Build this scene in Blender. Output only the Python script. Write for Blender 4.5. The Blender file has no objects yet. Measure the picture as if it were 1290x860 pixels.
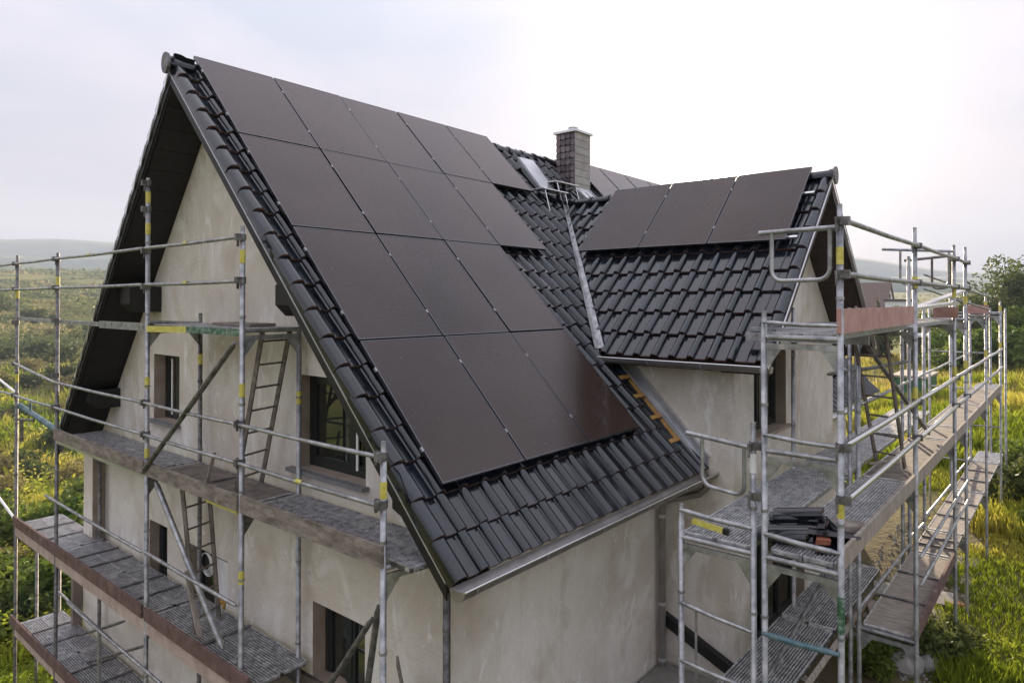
import bpy, bmesh, math, random
import numpy as np
from mathutils import Vector, Matrix, noise
random.seed(7); rng = np.random.default_rng(7)
S = bpy.context.scene
COL = S.collection
# ------------------------------------------------------------------ camera, world, sun, exposure
CAM = Vector((9.13, -3.94, 8.284))
cd = bpy.data.cameras.new('camera'); cam = bpy.data.objects.new('camera', cd); COL.objects.link(cam)
cam.location = CAM
cam.rotation_euler = (math.radians(90 + 0.458), 0, math.radians(38.106))
cd.sensor_width = 36; cd.lens = 36 * 842.13 / 1290
cd.shift_x = (645 - 699.8) / 1290; cd.shift_y = (372.25 - 430) / 1290
cd.clip_start = 0.05; cd.clip_end = 9000
S.camera = cam
S.render.resolution_x = 1024; S.render.resolution_y = 682
S.view_settings.view_transform = 'Standard'; S.view_settings.look = 'None'
S.view_settings.exposure = 1.56; S.view_settings.gamma = 1
S.cycles.max_bounces = 6; S.cycles.volume_bounces = 0; S.cycles.transparent_max_bounces = 6
SUND = Vector((-0.41, 0.90, 0.178)).normalized()      # towards the sun
SUN_EL = math.asin(SUND.z); SUN_AZ = math.atan2(SUND.x, SUND.y)
w = bpy.data.worlds.new("World"); S.world = w; w.use_nodes = True
N = w.node_tree.nodes; Lk = w.node_tree.links; N.clear()
def wn(t, **k):
    n = N.new(t)
    for a, b in k.items(): setattr(n, a, b)
    return n
def wmath(op, a, b=None, c=None):
    n = wn('ShaderNodeMath', operation=op)
    for i, v in enumerate((a, b, c)):
        if v is None: continue
        if isinstance(v, (int, float)): n.inputs[i].default_value = v
        else: Lk.new(v, n.inputs[i])
    return n.outputs[0]
out = wn('ShaderNodeOutputWorld'); bg = wn('ShaderNodeBackground'); bg.inputs[1].default_value = 0.05
sky = wn('ShaderNodeTexSky', sky_type='NISHITA', sun_disc=False, sun_elevation=SUN_EL, sun_rotation=SUN_AZ, dust_density=3.0, air_density=1.0, ozone_density=1.0, altitude=200)
tc = wn('ShaderNodeTexCoord')
nrm = wn('ShaderNodeVectorMath', operation='NORMALIZE'); Lk.new(tc.outputs['Generated'], nrm.inputs[0])
dot = wn('ShaderNodeVectorMath', operation='DOT_PRODUCT'); Lk.new(nrm.outputs[0], dot.inputs[0]); dot.inputs[1].default_value = SUND
dp = wmath('MAXIMUM', dot.outputs['Value'], 0.0)
g1 = wmath('MULTIPLY', wmath('POWER', dp, 16.0), 2.6)
g2 = wmath('MULTIPLY', wmath('POWER', dp, 75.0), 9.0)
g3 = wmath('MULTIPLY', wmath('POWER', dp, 2500.0), 400.0)
glow = wmath('ADD', g1, g2)
# thin overcast with soft clouds
mp = wn('ShaderNodeMapping'); mp.inputs['Scale'].default_value = (1.0, 1.0, 2.6); Lk.new(nrm.outputs[0], mp.inputs[0])
nz = wn('ShaderNodeTexNoise'); nz.inputs['Scale'].default_value = 1.9; nz.inputs['Detail'].default_value = 5; nz.inputs['Roughness'].default_value = .5; nz.inputs['Distortion'].default_value = .4
Lk.new(mp.outputs[0], nz.inputs[0])
cr = wn('ShaderNodeValToRGB'); Lk.new(nz.outputs['Fac'], cr.inputs[0])
cr.color_ramp.elements[0].position = .40; cr.color_ramp.elements[0].color = (4.3, 4.6, 5.5, 1)
cr.color_ramp.elements[1].position = .62; cr.color_ramp.elements[1].color = (6.0, 5.6, 6.2, 1)
gc = wn('ShaderNodeVectorMath', operation='SCALE'); gc.inputs[0].default_value = (1.0, .80, .62); Lk.new(glow, gc.inputs['Scale'])
gd = wn('ShaderNodeVectorMath', operation='SCALE'); gd.inputs[0].default_value = (1.0, .86, .66); Lk.new(g3, gd.inputs['Scale'])
a0 = wn('ShaderNodeMixRGB', blend_type='MIX'); a0.inputs[0].default_value = 0.97; Lk.new(sky.outputs[0], a0.inputs[1]); Lk.new(cr.outputs[0], a0.inputs[2])
sep = wn('ShaderNodeSeparateXYZ'); Lk.new(nrm.outputs[0], sep.inputs[0])
grad = wmath('MULTIPLY_ADD', wmath('MAXIMUM', sep.outputs[2], 0.0), 1.32, 0.66)      # an overcast sky is brighter overhead
ag = wn('ShaderNodeVectorMath', operation='SCALE'); Lk.new(a0.outputs[0], ag.inputs[0]); Lk.new(grad, ag.inputs['Scale'])
a1 = wn('ShaderNodeVectorMath', operation='ADD'); Lk.new(ag.outputs[0], a1.inputs[0]); Lk.new(gc.outputs[0], a1.inputs[1])
a2 = wn('ShaderNodeVectorMath', operation='ADD'); Lk.new(a1.outputs[0], a2.inputs[0]); Lk.new(gd.outputs[0], a2.inputs[1])
Lk.new(a2.outputs[0], bg.inputs[0]); Lk.new(bg.outputs[0], out.inputs[0])
sd = bpy.data.lights.new('sun', 'SUN'); sd.energy = 5.0; sd.angle = math.radians(0.8); sd.color = (1.0, .81, .58)
sun = bpy.data.objects.new('sun', sd); COL.objects.link(sun); sun.rotation_euler = (-SUND).to_track_quat('-Z', 'Y').to_euler()

# ------------------------------------------------------------------ materials
MATS = {}
def mat(name, c1, c2=None, rough=.6, metal=0., scale=4., bump=0., bscale=60., r2=None, stops=(.35, .65), c3=None, s3=1.0, t3=(.55, .7), spec=.5, coat=0., stretch=(1, 1, 1), detail=5, rand=0.):
    if name in MATS: return MATS[name]
    m = bpy.data.materials.new(name); m.use_nodes = True; nt = m.node_tree; n = nt.nodes; l = nt.links
    b = n['Principled BSDF']; b.inputs['Roughness'].default_value = rough; b.inputs['Metallic'].default_value = metal
    b.inputs['Specular IOR Level'].default_value = spec; b.inputs['Coat Weight'].default_value = coat; b.inputs['Coat Roughness'].default_value = .06
    geo = n.new('ShaderNodeNewGeometry'); mpn = n.new('ShaderNodeMapping'); l.new(geo.outputs['Position'], mpn.inputs[0]); mpn.inputs['Scale'].default_value = stretch
    src = mpn.outputs[0]
    if c2 is None: b.inputs['Base Color'].default_value = (*c1, 1); last = None
    def ramp(f, p, ca, cb):
        r = n.new('ShaderNodeValToRGB'); l.new(f, r.inputs[0]); e = r.color_ramp.elements
        e[0].position = p[0]; e[0].color = ca; e[1].position = p[1]; e[1].color = cb; return r.outputs[0]
    def nzn(s, d=detail, rg=.6):
        t = n.new('ShaderNodeTexNoise'); t.inputs['Scale'].default_value = s; t.inputs['Detail'].default_value = d; t.inputs['Roughness'].default_value = rg; l.new(src, t.inputs[0]); return t.outputs['Fac']
    if c2 is not None:
        last = ramp(nzn(scale), stops, (*c1, 1), (*c2, 1))
        if c3 is not None:
            f = ramp(nzn(s3, 8, .68), t3, (0, 0, 0, 1), (1, 1, 1, 1))
            mx = n.new('ShaderNodeMixRGB'); l.new(f, mx.inputs[0]); l.new(last, mx.inputs[1]); mx.inputs[2].default_value = (*c3, 1); last = mx.outputs[0]
        if rand:
            oi = n.new('ShaderNodeObjectInfo'); mr_ = n.new('ShaderNodeMapRange'); l.new(oi.outputs['Random'], mr_.inputs[0]); mr_.inputs[3].default_value = 1 - rand; mr_.inputs[4].default_value = 1 + rand
            hs = n.new('ShaderNodeHueSaturation'); l.new(last, hs.inputs['Color']); l.new(mr_.outputs[0], hs.inputs['Value']); last = hs.outputs[0]
        l.new(last, b.inputs['Base Color'])
    if r2 is not None:
        rr = ramp(nzn(scale * 1.7), (.35, .7), (rough,) * 3 + (1,), (r2,) * 3 + (1,)); l.new(rr, b.inputs['Roughness'])
    if bump:
        bp = n.new('ShaderNodeBump'); bp.inputs['Strength'].default_value = bump; bp.inputs['Distance'].default_value = .02
        l.new(nzn(bscale, 4), bp.inputs['Height']); l.new(bp.outputs[0], b.inputs['Normal'])
    MATS[name] = m; return m
M_TILE = mat('glazed_tile', (.004, .006, .009), (.011, .014, .019), .09, scale=3, r2=.17, bump=.03, bscale=14, spec=.7, rand=.35, c3=(.06, .045, .035), s3=7, t3=(.7, .82))
M_TILECUT = mat('tile_edge', (.03, .022, .02), (.17, .085, .06), .8, scale=20)
def wall_mat():
    m = bpy.data.materials.new('render_plaster'); m.use_nodes = True; nt = m.node_tree; n = nt.nodes; l = nt.links; b = n['Principled BSDF']; g = n.new('ShaderNodeNewGeometry')
    def nzz(sc, d=6, st=(1, 1, 1), dist=0., rg=.6):
        mp_ = n.new('ShaderNodeMapping'); mp_.inputs['Scale'].default_value = st; l.new(g.outputs['Position'], mp_.inputs[0])
        t = n.new('ShaderNodeTexNoise'); t.inputs['Scale'].default_value = sc; t.inputs['Detail'].default_value = d; t.inputs['Roughness'].default_value = rg; t.inputs['Distortion'].default_value = dist; l.new(mp_.outputs[0], t.inputs[0]); return t.outputs['Fac']
    def rp(f, a, b_, ca=(0, 0, 0), cb=(1, 1, 1)):
        r = n.new('ShaderNodeValToRGB'); l.new(f, r.inputs[0]); e = r.color_ramp.elements; e[0].position = a; e[0].color = (*ca, 1); e[1].position = b_; e[1].color = (*cb, 1); return r.outputs[0]
    def mx(f, a, b_, k=1., mode='MIX'):
        x = n.new('ShaderNodeMixRGB'); x.blend_type = mode
        if k != 1.: q_ = n.new('ShaderNodeMath'); q_.operation = 'MULTIPLY'; l.new(f, q_.inputs[0]); q_.inputs[1].default_value = k; f = q_.outputs[0]
        l.new(f, x.inputs[0]); l.new(a, x.inputs[1])
        if isinstance(b_, tuple): x.inputs[2].default_value = (*b_, 1)
        else: l.new(b_, x.inputs[2])
        return x.outputs[0]
    c = rp(nzz(.8, 8, dist=.5), .36, .64, (.60, .535, .455), (.74, .70, .635))
    c = mx(rp(nzz(1.3, 9, (1, 1, .55), .8, .66), .50, .60), c, (.82, .79, .75), .7)                 # pale fresh patches
    c = mx(rp(nzz(3.2, 8, (1, 1, .4), 1.2, .7), .575, .62), c, (.86, .84, .81), .75)                  # thin whitish smears
    c = mx(rp(nzz(2.1, 7, (1, 1, .8), .3, .6), .56, .70), c, (.42, .355, .27), .42)                    # damp tan stains
    c = mx(rp(nzz(2.6, 5, (2.2, 2.2, .16), .2), .55, .72), c, (.40, .37, .33), .22)                   # runs
    c = mx(rp(nzz(26, 4), .35, .75), c, (.40, .36, .31), .22)
    l.new(c, b.inputs['Base Color']); b.inputs['Roughness'].default_value = .93
    bp = n.new('ShaderNodeBump'); bp.inputs['Strength'].default_value = .35; bp.inputs['Distance'].default_value = .02; l.new(nzz(38, 5, (1, 1, .6)), bp.inputs['Height'])
    b2 = n.new('ShaderNodeBump'); b2.inputs['Strength'].default_value = .3; b2.inputs['Distance'].default_value = .05; l.new(nzz(4, 4, dist=.8), b2.inputs['Height']); l.new(bp.outputs[0], b2.inputs['Normal']); l.new(b2.outputs[0], b.inputs['Normal'])
    return m
M_RENDER = wall_mat()
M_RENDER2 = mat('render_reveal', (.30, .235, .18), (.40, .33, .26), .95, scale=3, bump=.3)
M_PLINTH = mat('plinth', (.16, .13, .11), (.25, .21, .18), .95, scale=4, bump=.4)
M_SOFFIT = mat('stained_wood_dark', (.004, .0035, .003), (.012, .010, .008), .6, scale=8, stretch=(1, 6, 1))
M_SOFFB = mat('stained_wood_brown', (.022, .014, .010), (.05, .032, .022), .6, scale=8, stretch=(6, 1, 1))
M_STEEL = mat('galvanised', (.23, .235, .24), (.46, .465, .47), .38, .75, scale=9, r2=.6, bump=.12, bscale=120, c3=(.5, .48, .44), s3=14, t3=(.6, .72))
M_STEELD = mat('galvanised_dirty', (.09, .085, .08), (.24, .235, .23), .5, .55, scale=11, bump=.2, bscale=90, c3=(.45, .43, .4), s3=17, t3=(.62, .72))
M_ZINC = mat('zinc', (.50, .51, .53), (.64, .65, .67), .32, .7, scale=3, r2=.42)
M_ZINCB = mat('zinc_brown', (.24, .225, .22), (.36, .34, .33), .4, .7, scale=3)
M_DECK = mat('steel_deck', (.03, .03, .03), (.13, .128, .125), .5, .45, scale=16, bump=.5, bscale=160, c3=(.55, .53, .5), s3=6.5, t3=(.56, .62))
M_DECKL = mat('steel_deck_sunlit', (.24, .245, .25), (.42, .425, .43), .5, .4, scale=14, bump=.5, bscale=160, c3=(.16, .13, .11), s3=4, t3=(.58, .68))  # deck steel with the sunlight on the side decks raised into its colour
M_RIB = mat('deck_rib', (.22, .22, .225), (.60, .60, .60), .45, .45, scale=14, bump=.2, c3=(.62, .60, .57), s3=5, t3=(.55, .65))
M_BEAM = mat('faded_beam', (.36, .27, .23), (.50, .40, .35), .8, scale=5, bump=.2)
M_PLY = mat('plywood', (.10, .085, .075), (.22, .185, .155), .8, scale=7, bump=.2, c3=(.42, .38, .34), s3=8, t3=(.64, .72))
M_BOARD = mat('grey_board', (.13, .105, .085), (.30, .26, .225), .85, scale=5, bump=.5, bscale=30, stretch=(1, 1, 3), c3=(.48, .45, .42), s3=7, t3=(.62, .72))
M_BOARDR = mat('red_board', (.09, .05, .04), (.17, .105, .09), .85, scale=6, bump=.4, bscale=30, c3=(.34, .26, .23), s3=4, t3=(.6, .75))
M_BOARDP = mat('pink_board', (.40, .22, .19), (.52, .32, .29), .8, scale=6, bump=.3)
M_YEL = mat('yellow_paint', (.50, .44, .05), (.68, .62, .18), .5, scale=20)
M_GREEN = mat('green_paint', (.03, .10, .05), (.20, .28, .22), .6, scale=18, stops=(.45, .6))
M_TEAL = mat('teal_paint', (.04, .11, .13), (.16, .22, .24), .5, scale=8)
M_FRAME = mat('window_frame', (.018, .022, .022), None, .35)
M_LATH = mat('batten_wood', (.42, .22, .055), (.56, .33, .11), .75, scale=9, bump=.2)
M_FELT = mat('underlay', (.012, .022, .04), (.03, .05, .075), .35, scale=4, bump=.3, bscale=6)
M_PFRAME = mat('panel_frame', (.10, .10, .105), None, .22, .9)
M_ALU = mat('aluminium', (.62, .62, .62), None, .25, .9)
M_SLATE = mat('slate', (.08, .06, .065), (.17, .13, .14), .5, scale=9, rand=.45)
M_FIBRE = mat('fibre_cement', (.30, .28, .26), (.40, .38, .35), .7, scale=5, rand=.12)
M_WHITE = mat('white_paint', (.70, .70, .69), (.8, .8, .79), .6, scale=3)
M_BRICKR = mat('red_roof', (.11, .07, .055), (.17, .11, .09), .8, scale=2)
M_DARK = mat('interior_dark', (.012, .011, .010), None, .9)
M_CLAY = mat('clay', (.28, .085, .05), (.38, .14, .08), .85, scale=14)
M_STONE = mat('stone_sill', (.13, .13, .13), (.25, .25, .25), .6, scale=50, bump=.1)
M_BARK = mat('bark', (.05, .038, .028), (.11, .085, .06), .9, scale=12, bump=.5)
M_WOODG = mat('weathered_plank', (.24, .20, .165), (.40, .35, .30), .85, scale=6, bump=.3, stretch=(1, 4, 1))
M_GDOOR = mat('green_sheet', (.02, .10, .06), (.035, .15, .09), .5, scale=3)
M_CONC = mat('concrete', (.22, .21, .19), (.36, .34, .31), .9, scale=2.5, bump=.3)
M_SHED = mat('dark_cladding', (.03, .03, .032), (.06, .055, .05), .7, scale=4)
M_ORANGE = mat('orange_mark', (.55, .24, .03), (.62, .36, .06), .7, scale=30)
M_BLACK = mat('black_plastic', (.012, .012, .012), None, .4)
def glass_mat():
    m = bpy.data.materials.new('window_glass'); m.use_nodes = True; b = m.node_tree.nodes['Principled BSDF']
    b.inputs['Base Color'].default_value = (.012, .016, .012, 1); b.inputs['Roughness'].default_value = .03; b.inputs['Specular IOR Level'].default_value = 1.0; b.inputs['IOR'].default_value = 1.7
    return m
M_GLASS = glass_mat()
def panel_mat():
    m = bpy.data.materials.new('solar_glass'); m.use_nodes = True; nt = m.node_tree; n = nt.nodes; l = nt.links; b = n['Principled BSDF']
    tcn = n.new('ShaderNodeTexCoord'); br = n.new('ShaderNodeTexBrick'); br.offset = 0; br.squash = 1
    br.inputs['Scale'].default_value = 1; br.inputs['Mortar Size'].default_value = .0016; br.inputs['Brick Width'].default_value = .0385; br.inputs['Row Height'].default_value = .019
    br.inputs['Color1'].default_value = (.019, .0105, .008, 1); br.inputs['Color2'].default_value = (.023, .013, .010, 1); br.inputs['Mortar'].default_value = (.07, .048, .04, 1)
    l.new(tcn.outputs['Object'], br.inputs[0])
    nz_ = n.new('ShaderNodeTexNoise'); nz_.inputs['Scale'].default_value = 1.1; nz_.inputs['Detail'].default_value = 6
    g = n.new('ShaderNodeNewGeometry'); l.new(g.outputs['Position'], nz_.inputs[0])
    mr_ = n.new('ShaderNodeMapRange'); l.new(nz_.outputs['Fac'], mr_.inputs[0]); mr_.inputs[1].default_value = .3; mr_.inputs[2].default_value = .7; mr_.inputs[3].default_value = .07; mr_.inputs[4].default_value = .17
    l.new(mr_.outputs[0], b.inputs['Roughness'])
    # thin dust film with a few spots
    n2 = n.new('ShaderNodeTexNoise'); n2.inputs['Scale'].default_value = .9; n2.inputs['Detail'].default_value = 3; l.new(g.outputs['Position'], n2.inputs[0])
    n3 = n.new('ShaderNodeTexVoronoi'); n3.inputs['Scale'].default_value = 2.6; l.new(g.outputs['Position'], n3.inputs[0])
    r3 = n.new('ShaderNodeMapRange'); l.new(n3.outputs['Distance'], r3.inputs[0]); r3.inputs[1].default_value = .03; r3.inputs[2].default_value = .02; r3.inputs[3].default_value = 0; r3.inputs[4].default_value = .35
    r2_ = n.new('ShaderNodeMapRange'); l.new(n2.outputs['Fac'], r2_.inputs[0]); r2_.inputs[1].default_value = .35; r2_.inputs[2].default_value = .8; r2_.inputs[3].default_value = .01; r2_.inputs[4].default_value = .10
    ad = n.new('ShaderNodeMath'); ad.operation = 'ADD'; l.new(r3.outputs[0], ad.inputs[0]); l.new(r2_.outputs[0], ad.inputs[1])
    mx = n.new('ShaderNodeMixRGB'); l.new(ad.outputs[0], mx.inputs[0]); l.new(br.outputs[0], mx.inputs[1]); mx.inputs[2].default_value = (.22, .18, .165, 1)
    l.new(mx.outputs[0], b.inputs['Base Color']); b.inputs['Specular IOR Level'].default_value = .34
    return m
M_PANEL = panel_mat()
def leaf_mat(name, c1, c2, tr=.45, sc=.6, c3=None):
    m = bpy.data.materials.new(name); m.use_nodes = True; nt = m.node_tree; n = nt.nodes; l = nt.links; b = n['Principled BSDF']
    g = n.new('ShaderNodeNewGeometry'); t = n.new('ShaderNodeTexNoise'); t.inputs['Scale'].default_value = sc; t.inputs['Detail'].default_value = 6; l.new(g.outputs['Position'], t.inputs[0])
    r = n.new('ShaderNodeValToRGB'); l.new(t.outputs['Fac'], r.inputs[0]); e = r.color_ramp.elements
    e[0].position = .36; e[0].color = (*c1, 1); e[1].position = .64; e[1].color = (*c2, 1)
    if c3: e2 = e.new(.5); e2.color = (*c3, 1)
    oi = n.new('ShaderNodeMapRange'); l.new(g.outputs['Random Per Island'], oi.inputs[0]); oi.inputs[3].default_value = .7; oi.inputs[4].default_value = 1.35
    hs = n.new('ShaderNodeHueSaturation'); l.new(r.outputs[0], hs.inputs['Color']); l.new(oi.outputs[0], hs.inputs['Value'])
    l.new(hs.outputs[0], b.inputs['Base Color']); b.inputs['Roughness'].default_value = .6; b.inputs['Specular IOR Level'].default_value = .25
    tl = n.new('ShaderNodeBsdfTranslucent'); l.new(hs.outputs[0], tl.inputs[0])
    mxs = n.new('ShaderNodeMixShader'); mxs.inputs[0].default_value = tr; l.new(b.outputs[0], mxs.inputs[1]); l.new(tl.outputs[0], mxs.inputs[2])
    l.new(mxs.outputs[0], n['Material Output'].inputs[0]); return m
M_LEAF = leaf_mat('leaf_dark', (.05, .075, .022), (.13, .155, .045))
M_LEAF2 = leaf_mat('leaf_bright', (.07, .12, .02), (.17, .22, .04))
M_LEAF3 = leaf_mat('leaf_olive', (.13, .125, .04), (.26, .22, .09), .4)
M_GRASS = leaf_mat('grass_blades', (.16, .21, .015), (.46, .41, .07), .5, .22, (.26, .31, .03))
M_GRASSL = leaf_mat('meadow_blades', (.16, .24, .015), (.46, .41, .08), .5, .12, (.28, .34, .03))
M_SCRUB = leaf_mat('scrub_leaves', (.07, .10, .03), (.30, .24, .12), .4, .035, (.15, .17, .055))
M_FIELD = leaf_mat('field_blades', (.30, .27, .05), (.50, .41, .13), .5, .12, (.36, .34, .06))
def ground_mat():
    m = bpy.data.materials.new('meadow_ground'); m.use_nodes = True; nt = m.node_tree; n = nt.nodes; l = nt.links; b = n['Principled BSDF']
    g = n.new('ShaderNodeNewGeometry')
    def nzz(s, d=6):
        t = n.new('ShaderNodeTexNoise'); t.inputs['Scale'].default_value = s; t.inputs['Detail'].default_value = d; t.inputs['Roughness'].default_value = .62; l.new(g.outputs['Position'], t.inputs[0]); return t.outputs['Fac']
    def rp(f, els):
        r = n.new('ShaderNodeValToRGB'); l.new(f, r.inputs[0]); e = r.color_ramp.elements
        e[0].position, e[0].color = els[0][0], (*els[0][1], 1); e[1].position, e[1].color = els[-1][0], (*els[-1][1], 1)
        for p, c in els[1:-1]: q = e.new(p); q.color = (*c, 1)
        return r.outputs[0]
    big = rp(nzz(.035), [(.35, (.06, .09, .022)), (.48, (.13, .15, .035)), (.6, (.27, .25, .075)), (.7, (.30, .24, .09))])
    fine = rp(nzz(1.8, 8), [(.3, (.45, .45, .45)), (.7, (1.25, 1.25, 1.25))])
    mx = n.new('ShaderNodeMixRGB'); mx.blend_type = 'MULTIPLY'; mx.inputs[0].default_value = 1; l.new(big, mx.inputs[1]); l.new(fine, mx.inputs[2])
    dirt = rp(nzz(.9, 7), [(.56, (0, 0, 0)), (.68, (1, 1, 1))])
    sx = n.new('ShaderNodeVectorMath'); sx.operation = 'DISTANCE'; l.new(g.outputs['Position'], sx.inputs[0]); sx.inputs[1].default_value = (4, 7, 3)
    md = n.new('ShaderNodeMapRange'); l.new(sx.outputs['Value'], md.inputs[0]); md.inputs[1].default_value = 6; md.inputs[2].default_value = 13; md.inputs[3].default_value = .8; md.inputs[4].default_value = .0
    mu = n.new('ShaderNodeMath'); mu.operation = 'MAXIMUM'; 
    mu2 = n.new('ShaderNodeMath'); mu2.operation = 'MULTIPLY'; l.new(dirt, mu2.inputs[0]); mu2.inputs[1].default_value = .35
    l.new(md.outputs[0], mu.inputs[0]); l.new(mu2.outputs[0], mu.inputs[1])
    mx2 = n.new('ShaderNodeMixRGB'); l.new(mu.outputs[0], mx2.inputs[0]); l.new(mx.outputs[0], mx2.inputs[1]); mx2.inputs[2].default_value = (.13, .10, .065, 1)
    l.new(mx2.outputs[0], b.inputs['Base Color']); b.inputs['Roughness'].default_value = .95; b.inputs['Specular IOR Level'].default_value = .1
    bp = n.new('ShaderNodeBump'); bp.inputs['Strength'].default_value = .6; bp.inputs['Distance'].default_value = .15; l.new(nzz(6, 5), bp.inputs['Height']); l.new(bp.outputs[0], b.inputs['Normal'])
    return m
M_GROUND = ground_mat()
M_HILL = mat('far_forest', (.045, .07, .04), (.11, .14, .06), .95, scale=.012, bump=0, spec=.1)

# ------------------------------------------------------------------ mesh building helpers
class MB:
    def __init__(s): s.v = []; s.f = []; s.sm = []; s.mi = []; s.cur = 0
    def add(s, vs, fs, smooth=False):
        b = len(s.v); s.v += [tuple(x) for x in vs]; s.f += [tuple(b + i for i in f) for f in fs]; s.sm += [smooth] * len(fs); s.mi += [s.cur] * len(fs); return s
    def box(s, x0, x1, y0, y1, z0, z1):
        return s.add([(x0, y0, z0), (x1, y0, z0), (x1, y1, z0), (x0, y1, z0), (x0, y0, z1), (x1, y0, z1), (x1, y1, z1), (x0, y1, z1)],
                     [(0, 3, 2, 1), (4, 5, 6, 7), (0, 1, 5, 4), (1, 2, 6, 5), (2, 3, 7, 6), (3, 0, 4, 7)])
    def bar(s, p, q, w, h, up=(0, 0, 1)):
        p = Vector(p); q = Vector(q); d = (q - p).normalized(); u = Vector(up); a = d.cross(u).normalized(); u = a.cross(d).normalized()
        a = a * w / 2; u = u * h / 2
        vs = [p - a - u, p + a - u, p + a + u, p - a + u, q - a - u, q + a - u, q + a + u, q - a + u]
        return s.add(vs, [(0, 1, 2, 3), (7, 6, 5, 4), (0, 4, 5, 1), (1, 5, 6, 2), (2, 6, 7, 3), (3, 7, 4, 0)])
    def tube(s, pts, r, n=8, caps=True):
        pts = [Vector(p) for p in pts]; rings = []; ref = None
        for i, p in enumerate(pts):
            d = (pts[min(i + 1, len(pts) - 1)] - pts[max(i - 1, 0)]).normalized()
            if ref is None: ref = Vector((0, 0, 1)) if abs(d.z) < .9 else Vector((1, 0, 0))
            a = d.cross(ref).normalized(); u = a.cross(d).normalized(); ref = u
            rr = r[i] if isinstance(r, (list, tuple)) else r
            rings.append([p + (a * math.cos(t) + u * math.sin(t)) * rr for t in [2 * math.pi * k / n for k in range(n)]])
        vs = [x for rg in rings for x in rg]; fs = []
        for i in range(len(pts) - 1):
            for k in range(n): fs.append((i * n + k, i * n + (k + 1) % n, (i + 1) * n + (k + 1) % n, (i + 1) * n + k))
        s.add(vs, fs, True)
        if caps:
            s.add(rings[0], [tuple(range(n))[::-1]]); s.add(rings[-1], [tuple(range(n))])
        return s
    def prism(s, poly, off):
        n = len(poly); off = Vector(off); vs = [Vector(p) for p in poly] + [Vector(p) + off for p in poly]
        return s.add(vs, [tuple(range(n))[::-1], tuple(range(n, 2 * n))] + [(i, (i + 1) % n, n + (i + 1) % n, n + i) for i in range(n)])
    def mesh(s, name, mats):
        me = bpy.data.meshes.new(name); me.from_pydata(s.v, [], s.f)
        if not isinstance(mats, (list, tuple)): mats = [mats]
        for m in mats: me.materials.append(m)
        me.polygons.foreach_set('use_smooth', s.sm); me.polygons.foreach_set('material_index', s.mi); me.update(); return me
def link(name, me, parent=None, loc=None, M=None, kind=None, label=None):
    o = bpy.data.objects.new(name, me); COL.objects.link(o)
    if parent is not None: o.parent = parent
    if M is not None: o.matrix_basis = M
    elif loc is not None: o.location = loc
    if kind: o['kind'] = kind
    if label: o['label'] = label
    return o
def part(name, mb, m, parent, **k):
    """mesh in world coordinates under an Empty / part"""
    o = link(name, mb.mesh(name, m), parent, **k)
    if parent is not None and parent.type == 'EMPTY' and 'M' not in k and 'loc' not in k: o.location = -parent.location
    return o
def thing(name, label, cat, loc=(0, 0, 0), rz=0, group=None, data=None):
    o = bpy.data.objects.new(name, data); COL.objects.link(o); o.location = loc; o.rotation_euler = (0, 0, rz)
    o['label'] = label; o['category'] = cat
    if group: o['group'] = group
    if data is None: o.empty_display_size = .3
    return o
def tag(o, label, cat, group=None):
    o['label'] = label; o['category'] = cat
    if group: o['group'] = group
    return o
def copy_tree(o, parent=None):
    c = o.copy(); COL.objects.link(c)
    if parent is not None: c.parent = parent
    for ch in list(o.children): copy_tree(ch, c)
    return c

# ------------------------------------------------------------------ terrain
def ss(a, b, x):
    t = np.clip((x - a) / (b - a), 0, 1); return t * t * (3 - 2 * t)
def fbm(x, y, s, seed=0):
    out_ = 0; a = 1
    for k in range(4):
        out_ = out_ + a * np.sin(x * s * 1.3 + seed + 1.7 * np.sin(y * s * .9 + seed * 2 + k)) * np.cos(y * s * 1.1 - seed + 1.3 * np.sin(x * s * .8 + k)); a *= .5; s *= 2.1
    return out_
def zt(x, y):
    x = np.asarray(x, float); y = np.asarray(y, float)
    z = .45 + 2.5 * ss(-6, 6, x)
    z = z + .9 * np.exp(-((x - 5.2) ** 2 + (y - 1.6) ** 2) / 3.0)
    r = np.hypot(x - 9, y + 4)
    left = ss(0.15, .75, (-(x - 9)) / (r + 1) * 1.0) * ss(4, 40, r)       # weight of the valley side
    left = np.where(x < 0, left, 0) * ss(-3, -14, x)
    z = z - left * 6.5 * ss(4, 60, -x)
    z = z + left * .062 * np.maximum(r - 90, 0) * (r < 760) + left * .062 * 670 * (r >= 760)
    z = z + (1 - left) * .022 * np.maximum(r - 90, 0) * (r < 760) + (1 - left) * .022 * 670 * (r >= 760)
    z = z + fbm(x, y, .05, 1) * .5 * ss(14, 60, r) + fbm(x, y, .012, 3) * 2.5 * ss(80, 300, r)
    return z
def grid_axis(lo, hi, near):
    t = np.linspace(-1, 1, 181); k = 6.6
    a = np.sinh(t * k) / np.sinh(k)
    return np.where(a < 0, -a * lo, a * hi) + near * (1 - np.abs(a))
gx = grid_axis(-1000, 1000, 2.0); gy = grid_axis(-1000, 1000, 6.0)
X, Y = np.meshgrid(gx, gy, indexing='ij'); Z = zt(X, Y)
nx, ny = X.shape
me = bpy.data.meshes.new('ground')
vs = np.stack([X.ravel(), Y.ravel(), Z.ravel()], 1)
ii, jj = np.meshgrid(np.arange(nx - 1), np.arange(ny - 1), indexing='ij'); a = (ii * ny + jj).ravel()
fs = np.stack([a, a + ny, a + ny + 1, a + 1], 1)
me.from_pydata(vs.tolist(), [], fs.tolist()); me.materials.append(M_GROUND); me.polygons.foreach_set('use_smooth', [True] * len(fs))
link('ground', me, kind='structure')
def gz(x, y): return float(zt(x, y))
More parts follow.
